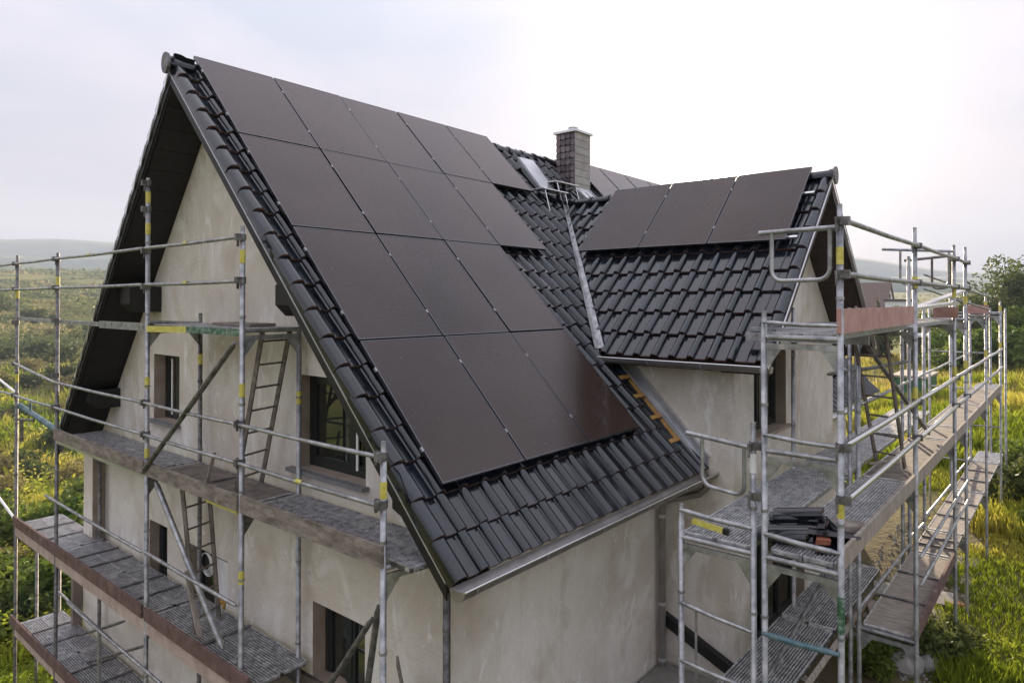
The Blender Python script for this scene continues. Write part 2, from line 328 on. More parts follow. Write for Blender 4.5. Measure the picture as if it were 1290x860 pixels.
# far hill ranges: rings with real depth round the place
def hills(name, r0, r1, hl, hr, seed, base):
    nseg = 260; prof = [0, .25, .5, .75, 1, 1.35]; mb = []; fcs = []
    for i in range(nseg):
        a = 2 * math.pi * i / nseg; dx, dy = math.cos(a), math.sin(a)
        wl = float(ss(-.2, .6, -dx)); h = (hl * wl + hr * (1 - wl)) * (1 + .13 * math.sin(a * 3 + seed) + .08 * math.sin(a * 7 + seed * 2) + .05 * math.sin(a * 17 + seed) + .025 * math.sin(a * 41 + seed * 3))
        for p in prof:
            rr = r0 + (r1 - r0) * p; hh = base + (h - base) * math.sin(min(p, 2 - p if p > 1 else p) * math.pi / 2) ** 1.3 if p <= 1 else base
            mb.append((9 + dx * rr, dy * rr - 4, hh))
    m_ = len(prof)
    for i in range(nseg):
        j = (i + 1) % nseg
        for k in range(m_ - 1): fcs.append((i * m_ + k, i * m_ + k + 1, j * m_ + k + 1, j * m_ + k))
    me = bpy.data.meshes.new(name); me.from_pydata(mb, [], fcs); me.materials.append(M_HILL); me.polygons.foreach_set('use_smooth', [True] * len(fcs))
    link(name, me, kind='structure')
hills('hills', 860, 1150, 66, 16, 2.0, -10)
hills('hills', 1350, 1750, 100, 28, 4.4, -10)
hills('hills', 1800, 2300, 190, 44, 1.1, -10)

# ------------------------------------------------------------------ house
R2 = 1 / math.sqrt(2)
YB, YW, YE = -.29, .31, 13.9          # barge edge, gable wall, far end
XW = 4.57                              # eave wall
KM = 11.29                             # main slope base plane: x + z = KM
LS = 1.205                             # left slope steepness
WX, WY0, WY1, WR = 5.6, 4.3, 8.7, 6.5  # wing gable wall x, front wall y, back wall y, ridge y
KW = 3.64                              # wing front slope base: z = y + KW
house = thing('house', 'beige rendered gabled house with dark glazed roof under scaffolding', 'house', (0, 7, 2.5))
def hp(name, mb, m, **k): return part(name, mb, m, k.pop('parent', house), **k)

def wall_with_holes(mb, axis, c, u0, u1, zb, top, holes, depth, rev=None):
    """axis 'x': wall lies in plane y=c, u is x, reveals go to +y; axis 'y': plane x=c, u is y, reveals go to -x"""
    us = sorted({u0, u1, *[h[0] for h in holes], *[h[1] for h in holes], *([0.0] if axis == 'x' and u0 < 0 < u1 else [WR] if axis == 'y' and u0 < WR < u1 else [])})
    P = (lambda u, z, d=0: (u, c + d, z)) if axis == 'x' else (lambda u, z, d=0: (c - d, u, z))
    for a, b in zip(us[:-1], us[1:]):
        hs = sorted([h for h in holes if h[0] <= a + 1e-6 and h[1] >= b - 1e-6], key=lambda h: h[2])
        z = zb
        for h in hs: mb.add([P(a, z), P(b, z), P(b, h[2]), P(a, h[2])], [(0, 1, 2, 3)]); z = h[3]
        mb.add([P(a, z), P(b, z), P(b, top(b)), P(a, top(a))], [(0, 1, 2, 3)])
    for (a, b, z0, z1) in holes:
        for (p, q) in (((a, z0), (a, z1)), ((b, z1), (b, z0)), ((a, z1), (b, z1)), ((b, z0), (a, z0))):
            if rev is not None: mb.cur = rev
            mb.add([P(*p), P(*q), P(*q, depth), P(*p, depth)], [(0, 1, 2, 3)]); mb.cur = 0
# gable wall
G_H = [(-1.98, -1.10, 6.50, 7.48), (2.0, 3.30, 6.37, 7.44), (2.33, 3.29, 3.2, 4.92), (-2.12, -1.48, 4.05, 4.94), (-.82, .36, 3.9, 4.88)]
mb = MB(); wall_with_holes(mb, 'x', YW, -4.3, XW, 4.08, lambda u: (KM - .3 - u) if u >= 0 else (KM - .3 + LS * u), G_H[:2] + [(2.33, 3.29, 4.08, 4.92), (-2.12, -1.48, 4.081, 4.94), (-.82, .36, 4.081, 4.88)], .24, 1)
# rest of the shell
mb.add([(XW, YW, 1.0), (XW, YE - .4, 1.0), (XW, YE - .4, KM - .3 - XW), (XW, YW, KM - .3 - XW)], [(0, 1, 2, 3)])
mb.add([(-4.3, YW, -1), (-4.3, YE - .4, -1), (-4.3, YE - .4, 5.85), (-4.3, YW, 5.85)], [(3, 2, 1, 0)])
mb.add([(-4.3, YE - .4, -1), (XW, YE - .4, -1), (XW, YE - .4, KM - .3 - XW), (0, YE - .4, KM - .3), (-4.3, YE - .4, 5.85)], [(4, 3, 2, 1, 0)])
hp('wall', mb, [M_RENDER, M_RENDER2])
mb = MB(); wall_with_holes(mb, 'x', YW, -4.3, .75, -1, lambda u: 4.08, [(-2.12, -1.48, 4.05, 4.08), (-.82, .36, 3.9, 4.08)], .2)
mb.add([(-5.0, YW, -1), (-4.3, YW, -1), (-4.3, YW, 3.65), (-5.0, YW, 3.65)], [(0, 1, 2, 3)]); mb.add([(-5.0, YW, -1), (-5.0, 3.0, -1), (-5.0, 3.0, 3.65), (-5.0, YW, 3.65)], [(3, 2, 1, 0)]); mb.add([(-5.0, YW, 3.65), (-4.3, YW, 3.65), (-4.3, 3.0, 3.65), (-5.0, 3.0, 3.65)], [(0, 1, 2, 3)])
hp('lower_wall', mb, M_RENDER)
mb = MB(); wall_with_holes(mb, 'x', YW - .02, .75, XW - .02, -1, lambda u: 4.08 - .02 * (u - .75), [(2.33, 3.29, 3.2, 4.02)], .2); mb.add([(.75, YW - .02, -1), (.75, YW, -1), (.75, YW, 4.08), (.75, YW - .02, 4.08)], [(0, 1, 2, 3)]); mb.add([(.75, YW - .02, 4.08), (XW - .02, YW - .02, 4.003), (XW - .02, YW + .1, 4.003), (.75, YW + .1, 4.08)], [(0, 1, 2, 3)])
hp('plinth', mb, M_PLINTH)
mb = MB(); mb.box(-5.12, -5.004, .16, .3, -1, 3.65); hp('corner_trim', mb, M_PLINTH)
mb = MB(); mb.box(-4.36, -3.95, .12, .305, 3.66, 5.9); mb.cur = 1; mb.box(-3.95, -3.945, .121, .304, 3.67, 5.89); hp('wall_pier', mb, [M_RENDER, M_RENDER2])  # shade of the side face is put in as a darker render colour
# wing walls
W_H = [(4.98, 6.25, 6.42, 7.56), (4.9, 7.1, 3.35, 5.0)]
wtop = lambda u: (u + KW - .1) if u <= WR else (2 * WR + KW - .22 - u)
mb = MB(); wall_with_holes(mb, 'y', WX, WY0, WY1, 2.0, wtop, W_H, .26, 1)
mb.add([(XW - .4, WY0, 2), (WX, WY0, 2), (WX, WY0, WY0 + KW - .1), (1.5, WY0, WY0 + KW - .1), (1.5, WY0, 6)], [(0, 1, 2, 3, 4)])
mb.add([(XW, WY1, 2), (WX, WY1, 2), (WX, WY1, 7.6), (XW - 1, WY1, 7.6)], [(3, 2, 1, 0)])
hp('wing_wall', mb, [M_RENDER, M_RENDER2])
mb = MB(); mb.box(1.0, 4.1, WY0 - .1, WY0 - .004, 3.3, 3.42); mb.bar((4.6, 4.24, 3.95), (5.58, 4.24, 3.55), .1, .14)
hp('damp_course', mb, M_BLACK)

# roof boards (soffit and deck)
roof = MB()
def slab(mb, p00, p01, p11, p10, n, t):
    n = Vector(n).normalized() * -t; mb.prism([p00, p01, p11, p10], n)
slab(roof, (0, YB + .03, KM - .035), (5.18, YB + .03, KM - 5.18 - .035), (5.18, YE, KM - 5.18 - .035), (0, YE, KM - .035), (1, 0, 1), .16)
roof_o = hp('roof', roof, [M_SOFFIT])
rl = MB(); slab(rl, (-4.25, YB + .03, KM - 4.25 * LS - .03), (-.002, YB + .03, KM - .035), (-.002, YE, KM - .035), (-4.25, YE, KM - 4.25 * LS - .03), (-LS, 0, 1), .16)
hp('roof_underside', rl, M_SOFFIT)
# soffit boards seen under the left slope
for k in range(20):
    t0 = -.15 - k * .205; x0, x1 = t0, t0 - .195
    b = MB(); z = lambda x: KM - .035 + LS * x - .262
    b.prism([(x0, YB + .06, z(x0)), (x1, YB + .06, z(x1)), (x1, YW - .005, z(x1)), (x0, YW - .005, z(x0))], (0, 0, -.018))
    hp('soffit_board', b, M_SOFFIT, parent=roof_o)
for k in range(22):
    x0 = .15 + k * .225; x1 = x0 + .215; z = lambda x: KM - .035 - x - .232
    b = MB(); b.prism([(x0, YB + .06, z(x0)), (x0, YW - .005, z(x0)), (x1, YW - .005, z(x1)), (x1, YB + .06, z(x1))], (0, 0, -.018))
    hp('soffit_board', b, M_SOFFIT, parent=roof_o)
# barge boards
for sgn in (1, -1):
    b = MB(); e = 5.15 if sgn > 0 else -4.2; sl = -1 if sgn > 0 else LS
    b.prism([(0, YB + .03, KM - .08), (e, YB + .03, KM - .08 + sl * e), (e, YB + .03, KM - .24 + sl * e), (0, YB + .03, KM - .24)], (0, -.016, 0))
    hp('barge_board', b, M_SOFFIT)
    b = MB(); b.prism([(0, YB + .012, KM - .088), (e, YB + .012, KM - .088 + sl * e), (e, YB + .012, KM - .105 + sl * e), (0, YB + .012, KM - .105)], (0, -.01, 0))
    hp('verge_trim', b, M_ZINC)
# purlin ends
def purlin(x0, x1, z0, z1, y0=-.12):
    b = MB(); b.prism([(x0, y0 + .12, z0), (x0, y0, z0 + .12), (x0, y0, z1), (x0, YW, z1), (x0, YW, z0)], (x1 - x0, 0, 0)); hp('purlin', b, M_SOFFIT)
purlin(-2.1, -1.72, 8.12, 8.5); purlin(2.28, 2.62, 8.12, 8.46); purlin(-3.62, -3.3, 6.55, 6.85); purlin(4.25, 4.55, 6.3, 6.55, -.1)
# wing roof
for (ya, yb_, s_) in ((3.87, WR, 1), (WR, 9.15, -1)):
    b = MB()
    f = lambda y: (y + KW) if s_ > 0 else (2 * WR + KW - y)
    xs0 = [max(.2, KM - f(y)) for y in (ya, yb_)]
    tk = .07 if s_ > 0 else .18; b.prism([(xs0[0], ya, f(ya) - .03), (xs0[1], yb_, f(yb_) - .03), (6.2, yb_, f(yb_) - .03), (6.2, ya, f(ya) - .03)], (0, 0, -tk))
    wr = hp('wing_roof', b, M_SOFFB)
    n_ = 14
    for k in range(n_):
        y0 = ya + (yb_ - ya) * k / n_ + .006; y1 = ya + (yb_ - ya) * (k + 1) / n_ - .006
        b = MB(); b.prism([(WX + .01, y0, f(y0) - tk - .032), (6.18, y0, f(y0) - tk - .032), (6.18, y1, f(y1) - tk - .032), (WX + .01, y1, f(y1) - tk - .032)], (0, 0, -.018)); hp('soffit_board', b, M_SOFFB, parent=wr)
    b = MB(); y0, y1 = (ya, yb_ - .001) if s_ > 0 else (ya + .001, yb_)
    b.prism([(6.2, y0, f(y0) - .05), (6.2, y1, f(y1) - .05), (6.2, y1, f(y1) - tk - .07), (6.2, y0, f(y0) - tk - .07)], (.022, 0, 0)); hp('barge_board', b, M_SOFFB, parent=wr)
    b = MB(); b.prism([(6.223, y0, f(y0) - .0), (6.223, y1, f(y1) - .0), (6.223, y1, f(y1) - .025), (6.223, y0, f(y0) - .025)], (.012, 0, 0)); hp('verge_trim', b, M_ZINC, parent=wr)

# ---- tiles
TW, TL, TP = .268, .43, .375
def tile_mesh(kind='field'):
    mb = MB()
    if kind == 'field':
        pr = [(-.004, .010), (.008, .001), (.150, .0), (.157, .022), (.172, .046), (.194, .058), (.220, .058), (.243, .044), (.258, .020), (.264, .002)]; flat = (0, 1)
    else:   # verge tile: big roll along the edge
        pr = [(-.004, .010), (.008, .001), (.105, .0), (.116, .020), (.138, .044), (.170, .058), (.208, .055), (.240, .038), (.257, .006), (.260, -.03), (.261, -.085)]; flat = (0, 1, 9)
    n = len(pr)
    up = [(x, -.0, z - .004) for x, z in pr]; lo = [(x, TL, z + .03) for x, z in pr]; lp = [(x, TL + .002, z + .006) for x, z in pr]
    mb.add(up + lo, [(i, n + i, n + i + 1, i + 1) for i in range(n - 1) if i in flat])
    mb.add(up + lo, [(i, n + i, n + i + 1, i + 1) for i in range(n - 1) if i not in flat], True)
    mb.cur = 1; mb.add(lo + lp, [(i, n + i, n + i + 1, i + 1) for i in range(n - 1)]); mb.cur = 0
    mb.add([lo[0], up[0], (up[0][0], 0, -.02), (lo[0][0], TL, -.0)], [(0, 1, 2, 3)])
    mb.add([lo[-1], up[-1], (up[-1][0], 0, -.03), (lo[-1][0], TL, -.0)], [(3, 2, 1, 0)])
    return mb
TM = {k: tile_mesh(k) for k in ('field', 'verge')}
TME = {k: TM[k].mesh('roof_tile', [M_TILE, M_TILECUT]) for k in TM}
def frame(o, x, y, z):
    return Matrix(((x[0], y[0], z[0], o[0]), (x[1], y[1], z[1], o[1]), (x[2], y[2], z[2], o[2]), (0, 0, 0, 1)))
tiles = []       # (matrix, kind, visible, distance)
cover = [5, 4, 3, 3]
PW_, PH_ = 1.104, 1.202
# main right slope: local x = -y, local y = down slope, z = normal
for r in range(20):
    xl = 5.24 - .2655 * r; xu = xl - TL * R2
    if xl < .12: continue
    for c in range(54):
        y1 = YB + TW * (c + 1)          # tile spans y1-TW..y1, local x from y1 towards -y
        yc = y1 - TW / 2; xc = xl - .13
        kind = 'verge' if c == 0 else 'field'
        if yc > WY0 + .02 and xc > KM - (yc + KW) + .05 and yc < WR: continue
        if yc <= WY0 + .02 and yc > 3.9 and xc > 4.02 and xc < 5.1: continue   # gap by the wing wall
        if yc >= WR and xc > yc - 5.38 + .05 and yc < 9.0: continue
        if yc > YE: continue
        if 7.5 < yc < 8.2 and .05 < xc < .62: continue
        if 6.0 < yc < 6.6 and .35 < xc < .9: continue
        i, j = int(yc // PW_), int(xc // PH_)
        hid = (0 <= j < 4) and (yc > .12) and (i < cover[j]) and (xc < (j + 1) * PH_ - .12 or (j < 3 and i < cover[j + 1])) and (yc < cover[j] * PW_ - .1)
        if yc > 9.3 and xc < 4.8: hid = True
        o = Vector((xu, y1, KM - xu)) + Vector((0, random.uniform(-.004, .004), 0))
        M = frame(o, (0, -1, 0), (R2, 0, -R2), (R2, 0, R2)) @ Matrix.Rotation(random.uniform(-.010, .010), 4, 'Z') @ Matrix.Rotation(random.uniform(-.014, .014), 4, 'Y') @ Matrix.Rotation(random.uniform(-.006, .008), 4, 'X')
        tiles.append([M, kind, not hid and yc < 12, (Vector((xc, yc, KM - xc)) - CAM).length])
# wing front slope: eave runs along x; local x = +x, local y = down (-y), z normal -> x cross y = (1,0,0)x(0,-R2,-R2)=(0,R2,-R2) = -n, so mirror: local x = -x
for r in range(9):
    yl = 3.885 + .2925 * r; yu = yl + TL * R2
    for c in range(20):
        x1 = 6.215 - TW * c; xc = x1 - TW / 2; yc = yl + .13
        if yc > WR - .05: continue
        if xc < KM - (yc + KW) + .02: continue
        hid = (2.5 < xc < 5.85) and (yc > 5.36)
        o = Vector((x1 - TW, yu, yu + KW))
        # right-handed frame: x=+x, y=(0,-R2,-R2), z must be x×y=(0,R2,-R2); use x=-x for an outward normal
        M = frame(Vector((x1 if c else x1 - TW, yu, yu + KW)), (-1 if c else 1, 0, 0), (0, -R2, -R2), (0, -R2, R2)) @ Matrix.Rotation(random.uniform(-.010, .010), 4, 'Z') @ Matrix.Rotation(random.uniform(-.014, .014), 4, 'Y') @ Matrix.Rotation(random.uniform(-.006, .008), 4, 'X')
        tiles.append([M, 'verge' if c == 0 else 'field', not hid, (Vector((xc, yc, yc + KW)) - CAM).length])
# left slope verge, wing back slope verge
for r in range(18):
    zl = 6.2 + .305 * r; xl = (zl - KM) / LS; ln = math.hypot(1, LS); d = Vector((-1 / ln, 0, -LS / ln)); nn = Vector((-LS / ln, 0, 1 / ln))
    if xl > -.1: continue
    for c in range(1):
        o = Vector((xl, YB + TW, zl)) - d * TL
        tiles.append([frame(o, (0, -1, 0), d, nn), 'verge', True, (o - CAM).length])
    b = MB(); e0 = Vector((xl, YB - .004, zl)) - nn * .03; b.prism([e0, e0 - d * .30, e0 - d * .30 - nn * .012, e0 - nn * .07], (0, -.008, 0)); hp('lit_verge_sliver', b, M_ALU, parent=roof_o)  # pale metal slivers added to stand for light on the verge tile edges
    for c in (range(1, 4) if xl < -.3 else ()):
        o = Vector((xl, YB + TW + TW * c, zl)) - d * TL
        tiles.append([frame(o, (0, -1, 0), d, nn), 'field', False, (o - CAM).length])
for r in range(8):
    yl = 9.15 - .2925 * r; yu = yl - TL * R2
    if yu < WR - .1: continue
    zl = 2 * WR + KW - yu
    for c in range(4):
        tiles.append([frame(Vector((6.215 - TW * (c + 1), yu, zl)), (1, 0, 0), (0, R2, -R2), (0, R2, R2)), 'verge' if c == 0 else 'field', c == 0, 11.])
vis = sorted([t for t in tiles if t[2]], key=lambda t: t[3])
vis_i = {id(t) for t in vis[:300]}
rest = {'v': [], 'f': [], 'mi': [], 'sm': []}
for t in tiles:
    if id(t) in vis_i:
        link('roof_tile', TME[t[1]], roof_o, M=t[0])
    else:
        b = len(rest['v']); src = TM[t[1]]
        rest['v'] += [tuple(t[0] @ Vector(v)) for v in src.v]; rest['f'] += [tuple(b + i for i in f) for f in src.f]; rest['mi'] += src.mi; rest['sm'] += src.sm
q = MB(); q.v, q.f, q.mi, q.sm = rest['v'], rest['f'], rest['mi'], rest['sm']
link('roof_tiles', q.mesh('roof_tiles', [M_TILE, M_TILECUT]), roof_o, kind='stuff')
# NOTE: verge tiles on the wing use a mirrored frame so that the roll ends at the outer edge
# ridge tiles
def ridge_mb(L=.42, r=.115):
    mb = MB(); n = 10; a0, a1 = math.radians(-15), math.radians(195)
    for (x0, x1, ra, rb) in ((0, L - .06, r * .93, r), (L - .06, L, r + .014, r + .016)):
        A = [(x0, ra * math.cos(a0 + (a1 - a0) * k / n), ra * 1.0 * math.sin(a0 + (a1 - a0) * k / n)) for k in range(n + 1)]
        B = [(x1, rb * math.cos(a0 + (a1 - a0) * k / n), rb * 1.0 * math.sin(a0 + (a1 - a0) * k / n)) for k in range(n + 1)]
        mb.add(A + B, [(k, k + 1, n + 2 + k, n + 1 + k) for k in range(n)], True)
    C_ = [(L, (r + .016) * math.cos(a0 + (a1 - a0) * k / n), (r + .016) * math.sin(a0 + (a1 - a0) * k / n)) for k in range(n + 1)]
    mb.add(C_ + [(L, 0, -.05)], [tuple([k, k + 1, n + 1]) for k in range(n)])
    return mb
RM = ridge_mb(.42, .092).mesh('ridge_tile', [M_TILE])
for k in range(35):
    y = YB - .02 + .40 * k
    if y > YE - .2: continue
    link('ridge_tile', RM, roof_o, M=frame((0, y + .42, KM + .015), (0, -1, 0), (1, 0, 0), (0, 0, 1)) @ Matrix.Rotation(random.uniform(-.008, .008), 4, 'Y'))
for k in range(13):
    x = 6.25 - .40 * k
    link('ridge_tile', RM, roof_o, M=frame((x - .42, WR, WR + KW + .02), (1, 0, 0), (0, 1, 0), (0, 0, 1)) @ Matrix.Rotation(random.uniform(-.01, .01), 4, 'Y'))
def end_disc(c, ax):
    mb = MB(); n = 14
    pts = [(.10 * math.cos(2 * math.pi * k / n), .135 * math.sin(2 * math.pi * k / n) - .01) for k in range(n)]
    poly = [Vector(c) + (Vector((u, 0, v)) if ax == 'y' else Vector((0, u, v))) for u, v in pts]
    mb.prism(poly, (0, -.035, 0) if ax == 'y' else (.035, 0, 0)); return mb
hp('ridge_end_cap', end_disc((0, YB - .02, KM + .03), 'y'), M_STEELD); hp('ridge_end_cap', end_disc((6.25, WR, WR + KW + .03), 'x'), M_STEELD)
# valley gutter between main roof and wing
mb = MB(); a_ = Vector((KM - KW - WR, WR, WR + KW + .055)); b_ = Vector((3.78, KM - KW - 3.78, KM - 3.78 + .055)); dv = (b_ - a_).normalized()
s1 = Vector((0, -1, 0)); s2 = Vector((1, 0, 0))
a_ = a_ + Vector((0, 0, .045)); b_ = b_ + Vector((0, 0, .055)); lft = Vector((0, -.10, .0)) ; rgt = Vector((.10, 0, .0))
mb.add([a_ + lft * .5, a_, b_, b_ + lft], [(0, 1, 2, 3)]); mb.add([a_, a_ + rgt * .5, b_ + rgt, b_], [(0, 1, 2, 3)])
mb.add([a_ + lft * .5 + Vector((0, 0, .02)), a_ + lft * .5, b_ + lft, b_ + lft + Vector((0, 0, .02))], [(0, 1, 2, 3)])
hp('valley_gutter', mb, M_STEEL)
# wall flashing and open batten strip
mb = MB()
for x0, x1, yb in ((3.75, 5.25, 4.29),):
    z0, z1 = KM - x0, KM - x1
    mb.prism([(x0, yb, z0 + .02), (x1, yb, z1 + .02), (x1, yb, z1 + .20), (x0, yb, z0 + .20)], (0, -.012, 0))
    mb.prism([(x0, yb - .013, z0 + .015), (x1, yb - .013, z1 + .015), (x1, yb - .11, z1 + .03), (x0, yb - .11, z0 + .03)], (0, 0, -.01))
    mb.bar((x0, yb - .03, z0 + .205), (x1 + .02, yb - .03, z1 + .185), .05, .02); mb.bar((x0, yb - .12, z0 + .045), (x1, yb - .12, z1 + .045), .02, .03)
hp('wall_flashing', mb, M_ZINC)
mb = MB(); slab(mb, (3.95, 3.88, KM - 3.95 - .012), (5.2, 3.88, KM - 5.2 - .012), (5.2, 4.2, KM - 5.2 - .012), (3.95, 4.2, KM - 3.95 - .012), (1, 0, 1), .015); hp('underlay', mb, M_FELT)
for xk in (4.1, 4.34, 4.6, 4.88):
    b = MB(); b.bar((xk, 3.9, KM - xk + .025), (xk, 4.17, KM - xk + .025), .055, .035, (1, 0, 1)); hp('batten', b, M_LATH)
for x0, x1 in ((4.13, 4.31), (4.37, 4.57), (4.63, 4.85)):
    b = MB(); b.bar((x0, 4.13, KM - x0 + .012), (x1, 4.13, KM - x1 + .012), .04, .03, (1, 0, 1)); hp('counter_batten', b, M_LATH)
# gutters
def gutter(p, q, r, m, name='gutter'):
    mb = MB(); p = Vector(p); q = Vector(q); d = (q - p).normalized(); side = d.cross(Vector((0, 0, 1))).normalized(); n = 9
    def ring(c, rr): return [c + side * rr * math.cos(math.pi + math.pi * k / n) + Vector((0, 0, rr * math.sin(math.pi + math.pi * k / n))) for k in range(n + 1)]
    for rr, fl in ((r, False), (r - .006, True)):
        A, B = ring(p, rr), ring(q, rr); mb.add(A + B, [((k, k + 1, n + 2 + k, n + 1 + k) if fl else (n + 1 + k, n + 2 + k, k + 1, k)) for k in range(n)], True)
    mb.add(ring(p, r), [tuple(range(n + 1))]); mb.add(ring(q, r), [tuple(range(n + 1))[::-1]])
    g = hp(name, mb, m)
    for s_ in (-1, 1):
        if (side * s_).dot(Vector((1, -1, 0))) > 0: b = MB(); b.tube([p + side * s_ * r + Vector((0, 0, .004)), q + side * s_ * r + Vector((0, 0, .004))], .011, 6); part('gutter_bead', b, M_ALU if m is M_ZINCB else M_ZINC, g)
    L = (q - p).length; nb = max(2, int(L / .8))
    for k in range(nb + 1):
        c = p + (q - p) * ((k + .15) / (nb + .3)); b = MB(); rg = ring(c, r + .006); rg2 = [x + d * .022 for x in rg]
        b.add(rg + rg2, [(n + 1 + i, n + 2 + i, i + 1, i) for i in range(n)], True); part('gutter_bracket', b, M_ZINC, g)
    return g
gutter((5.31, -.31, 6.03), (5.31, 4.4, 6.03), .085, M_ZINCB)
gutter((3.74, 3.82, 7.50), (6.27, 3.82, 7.50), .075, M_ZINCB)
gutter((5.31, 9.3, 6.03), (5.31, 13.9, 6.03), .085, M_ZINC)
# downspouts
mb = MB(); mb.tube([(5.28, 4.16, 5.98), (5.28, 4.15, 5.84), (5.20, 4.13, 5.76), (4.78, 4.12, 5.62), (4.68, 4.1, 5.56), (4.66, 4.1, 5.42), (4.66, 4.1, 3.05)], .048, 12)
ds = hp('downspout', mb, M_ZINCB)
for z in (5.38, 4.2, 3.45): b = MB(); b.tube([(4.66, 4.1, z - .02), (4.66, 4.1, z + .02)], .056, 12); part('pipe_clamp', b, M_ZINC, ds)
mb = MB(); mb.tube([(4.62, .22, 5.98), (4.62, .22, 2.5)], .035, 10); hp('corner_pipe', mb, M_STEELD)

# windows
def window(name, axis, c, h, dep, mull=None, light=None, open_sash=False, curtain=False):
    a, b_, z0, z1 = h
    P = (lambda u, z, d: (u, c + d, z)) if axis == 'x' else (lambda u, z, d: (c - d, u, z))
    def bx(mb, u0, u1, za, zb, d0, d1):
        p, q = P(u0, za, d0), P(u1, zb, d1); mb.box(min(p[0], q[0]), max(p[0], q[0]), min(p[1], q[1]), max(p[1], q[1]), za, zb)
    w_ = .07; mb = MB(); d = dep - .06
    bx(mb, a, a + w_, z0, z1, d, dep); bx(mb, b_ - w_, b_, z0, z1, d, dep); bx(mb, a + w_, b_ - w_, z0, z0 + w_, d, dep); bx(mb, a + w_, b_ - w_, z1 - w_, z1, d, dep)
    W = hp(name, mb, M_FRAME)
    ms = mull or []
    edges = [a + w_] + [m for m in ms] + [b_ - w_]
    for m in ms: mb = MB(); bx(mb, m - .035, m + .035, z0 + w_, z1 - w_, d - .004, dep); part('mullion', mb, M_FRAME, W)
    for k in range(len(edges) - 1):
        u0 = edges[k] + (.035 if k else 0); u1 = edges[k + 1] - (.035 if k < len(edges) - 2 else 0)
        mb = MB(); t = .05
        bx(mb, u0, u0 + t, z0 + w_, z1 - w_, d + .008, dep - .005); bx(mb, u1 - t, u1, z0 + w_, z1 - w_, d + .008, dep - .005)
        bx(mb, u0 + t, u1 - t, z0 + w_, z0 + w_ + t, d + .008, dep - .005); bx(mb, u0 + t, u1 - t, z1 - w_ - t, z1 - w_, d + .008, dep - .005); part('sash', mb, M_FRAME, W)
        mb = MB(); bx(mb, u0 + t, u1 - t, z0 + w_ + t, z1 - w_ - t, d + .03, d + .042); part('pane', mb, M_GLASS, W)
    if light is not None: mb = MB(); bx(mb, light, light + .035, z0 + w_, z1 - w_, d - .02, d - .006); part('trim_strip', mb, M_WHITE, W)
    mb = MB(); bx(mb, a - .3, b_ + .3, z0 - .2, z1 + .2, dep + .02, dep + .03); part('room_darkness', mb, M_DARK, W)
    return W
window('window', 'x', YW, G_H[0], .22, [-1.52], -1.72); window('window', 'x', YW, G_H[1], .22, [2.85], 2.93)
window('window', 'x', YW, G_H[2], .22, [2.8]); window('window', 'x', YW, G_H[3], .2); window('window', 'x', YW, G_H[4], .2, [-.2])
window('window', 'y', WX, W_H[0], .22, [5.6]); window('window', 'y', WX, W_H[1], .24, [5.75, 6.4])
for (a, b_, z0) in ((-2.03, -1.05, 6.50), (1.9, 3.36, 6.37)):
    mb = MB(); mb.box(a, b_, YW - .09, YW + .16, z0 - .045, z0 - .001); hp('window_sill', mb, M_STONE)
mb = MB(); mb.box(WX - .15, WX + .08, 4.9, 6.32, 6.375, 6.419); hp('window_sill', mb, M_RENDER2)

# chimney
ch = MB(); ch.box(.10, .60, 7.62, 8.14, 10.4, 11.93); cho = hp('chimney', ch, M_SHED)
for r in range(9):
    for c in range(4):
        z0 = 10.66 + r * .142; x0 = .095 + c * .128 + (.0 if r % 2 else -.0)
        if z0 + .02 < KM - x0 - .3: continue
        b = MB(); dz = random.uniform(-.006, .006); b.prism([(x0 + .005, 7.603, z0 + .03 + dz), (x0 + .09, 7.598, z0 - .01 + dz), (x0 + .122, 7.598, z0 + .02 + dz), (x0 + .119, 7.617, z0 + .134), (x0 + .005, 7.617, z0 + .134)], (0, -.008, 0)); part('slate', b, M_SLATE, cho)
for r in range(8):
    z0 = 10.66 + r * .16; b = MB(); b.prism([(.604, 7.6, z0), (.604, 8.16, z0), (.604, 8.16, z0 + .152), (.604, 7.6, z0 + .152)], (.012, 0, 0)); part('cladding_board', b, M_FIBRE, cho)
b = MB(); b.box(.05, .66, 7.56, 8.2, 11.93, 11.975); b.box(.14, .57, 7.66, 8.1, 11.975, 11.99); part('chimney_cap', b, M_ALU, cho)
b = MB(); b.tube([(.35, 7.88, 11.99), (.35, 7.88, 12.09)], [.10, .09], 14); b.tube([(.35, 7.88, 12.09), (.35, 7.88, 12.12)], [.115, .05], 14); part('chimney_pot', b, M_ALU, cho)
b = MB(); b.bar((.66, 7.6, 10.66), (.66, 8.2, 10.66), .16, .04, (1, 0, 1)); b.bar((.9, 7.9, 10.47), (.62, 7.9, 10.72), .55, .012, (1, 0, 1)); part('chimney_flashing', b, M_ZINC, cho)
# skylight hatch
sk = MB(); o = Vector((.36, 6.04, KM - .36 + .02))
sk.prism([(.36, 6.02, KM - .36 + .02), (.95, 6.02, KM - .95 + .02), (.95, 6.02, KM - .95 + .10), (.36, 6.02, KM - .36 + .20)], (0, .50, 0))
sko = hp('roof_hatch', sk, M_ZINC)
b = MB(); b.prism([(.36, 6.05, KM - .36 + .206), (.93, 6.05, KM - .93 + .115), (.93, 6.49, KM - .93 + .115), (.36, 6.49, KM - .36 + .206)], (.008, 0, .012)); part('hatch_pane', b, M_ZINC, sko)
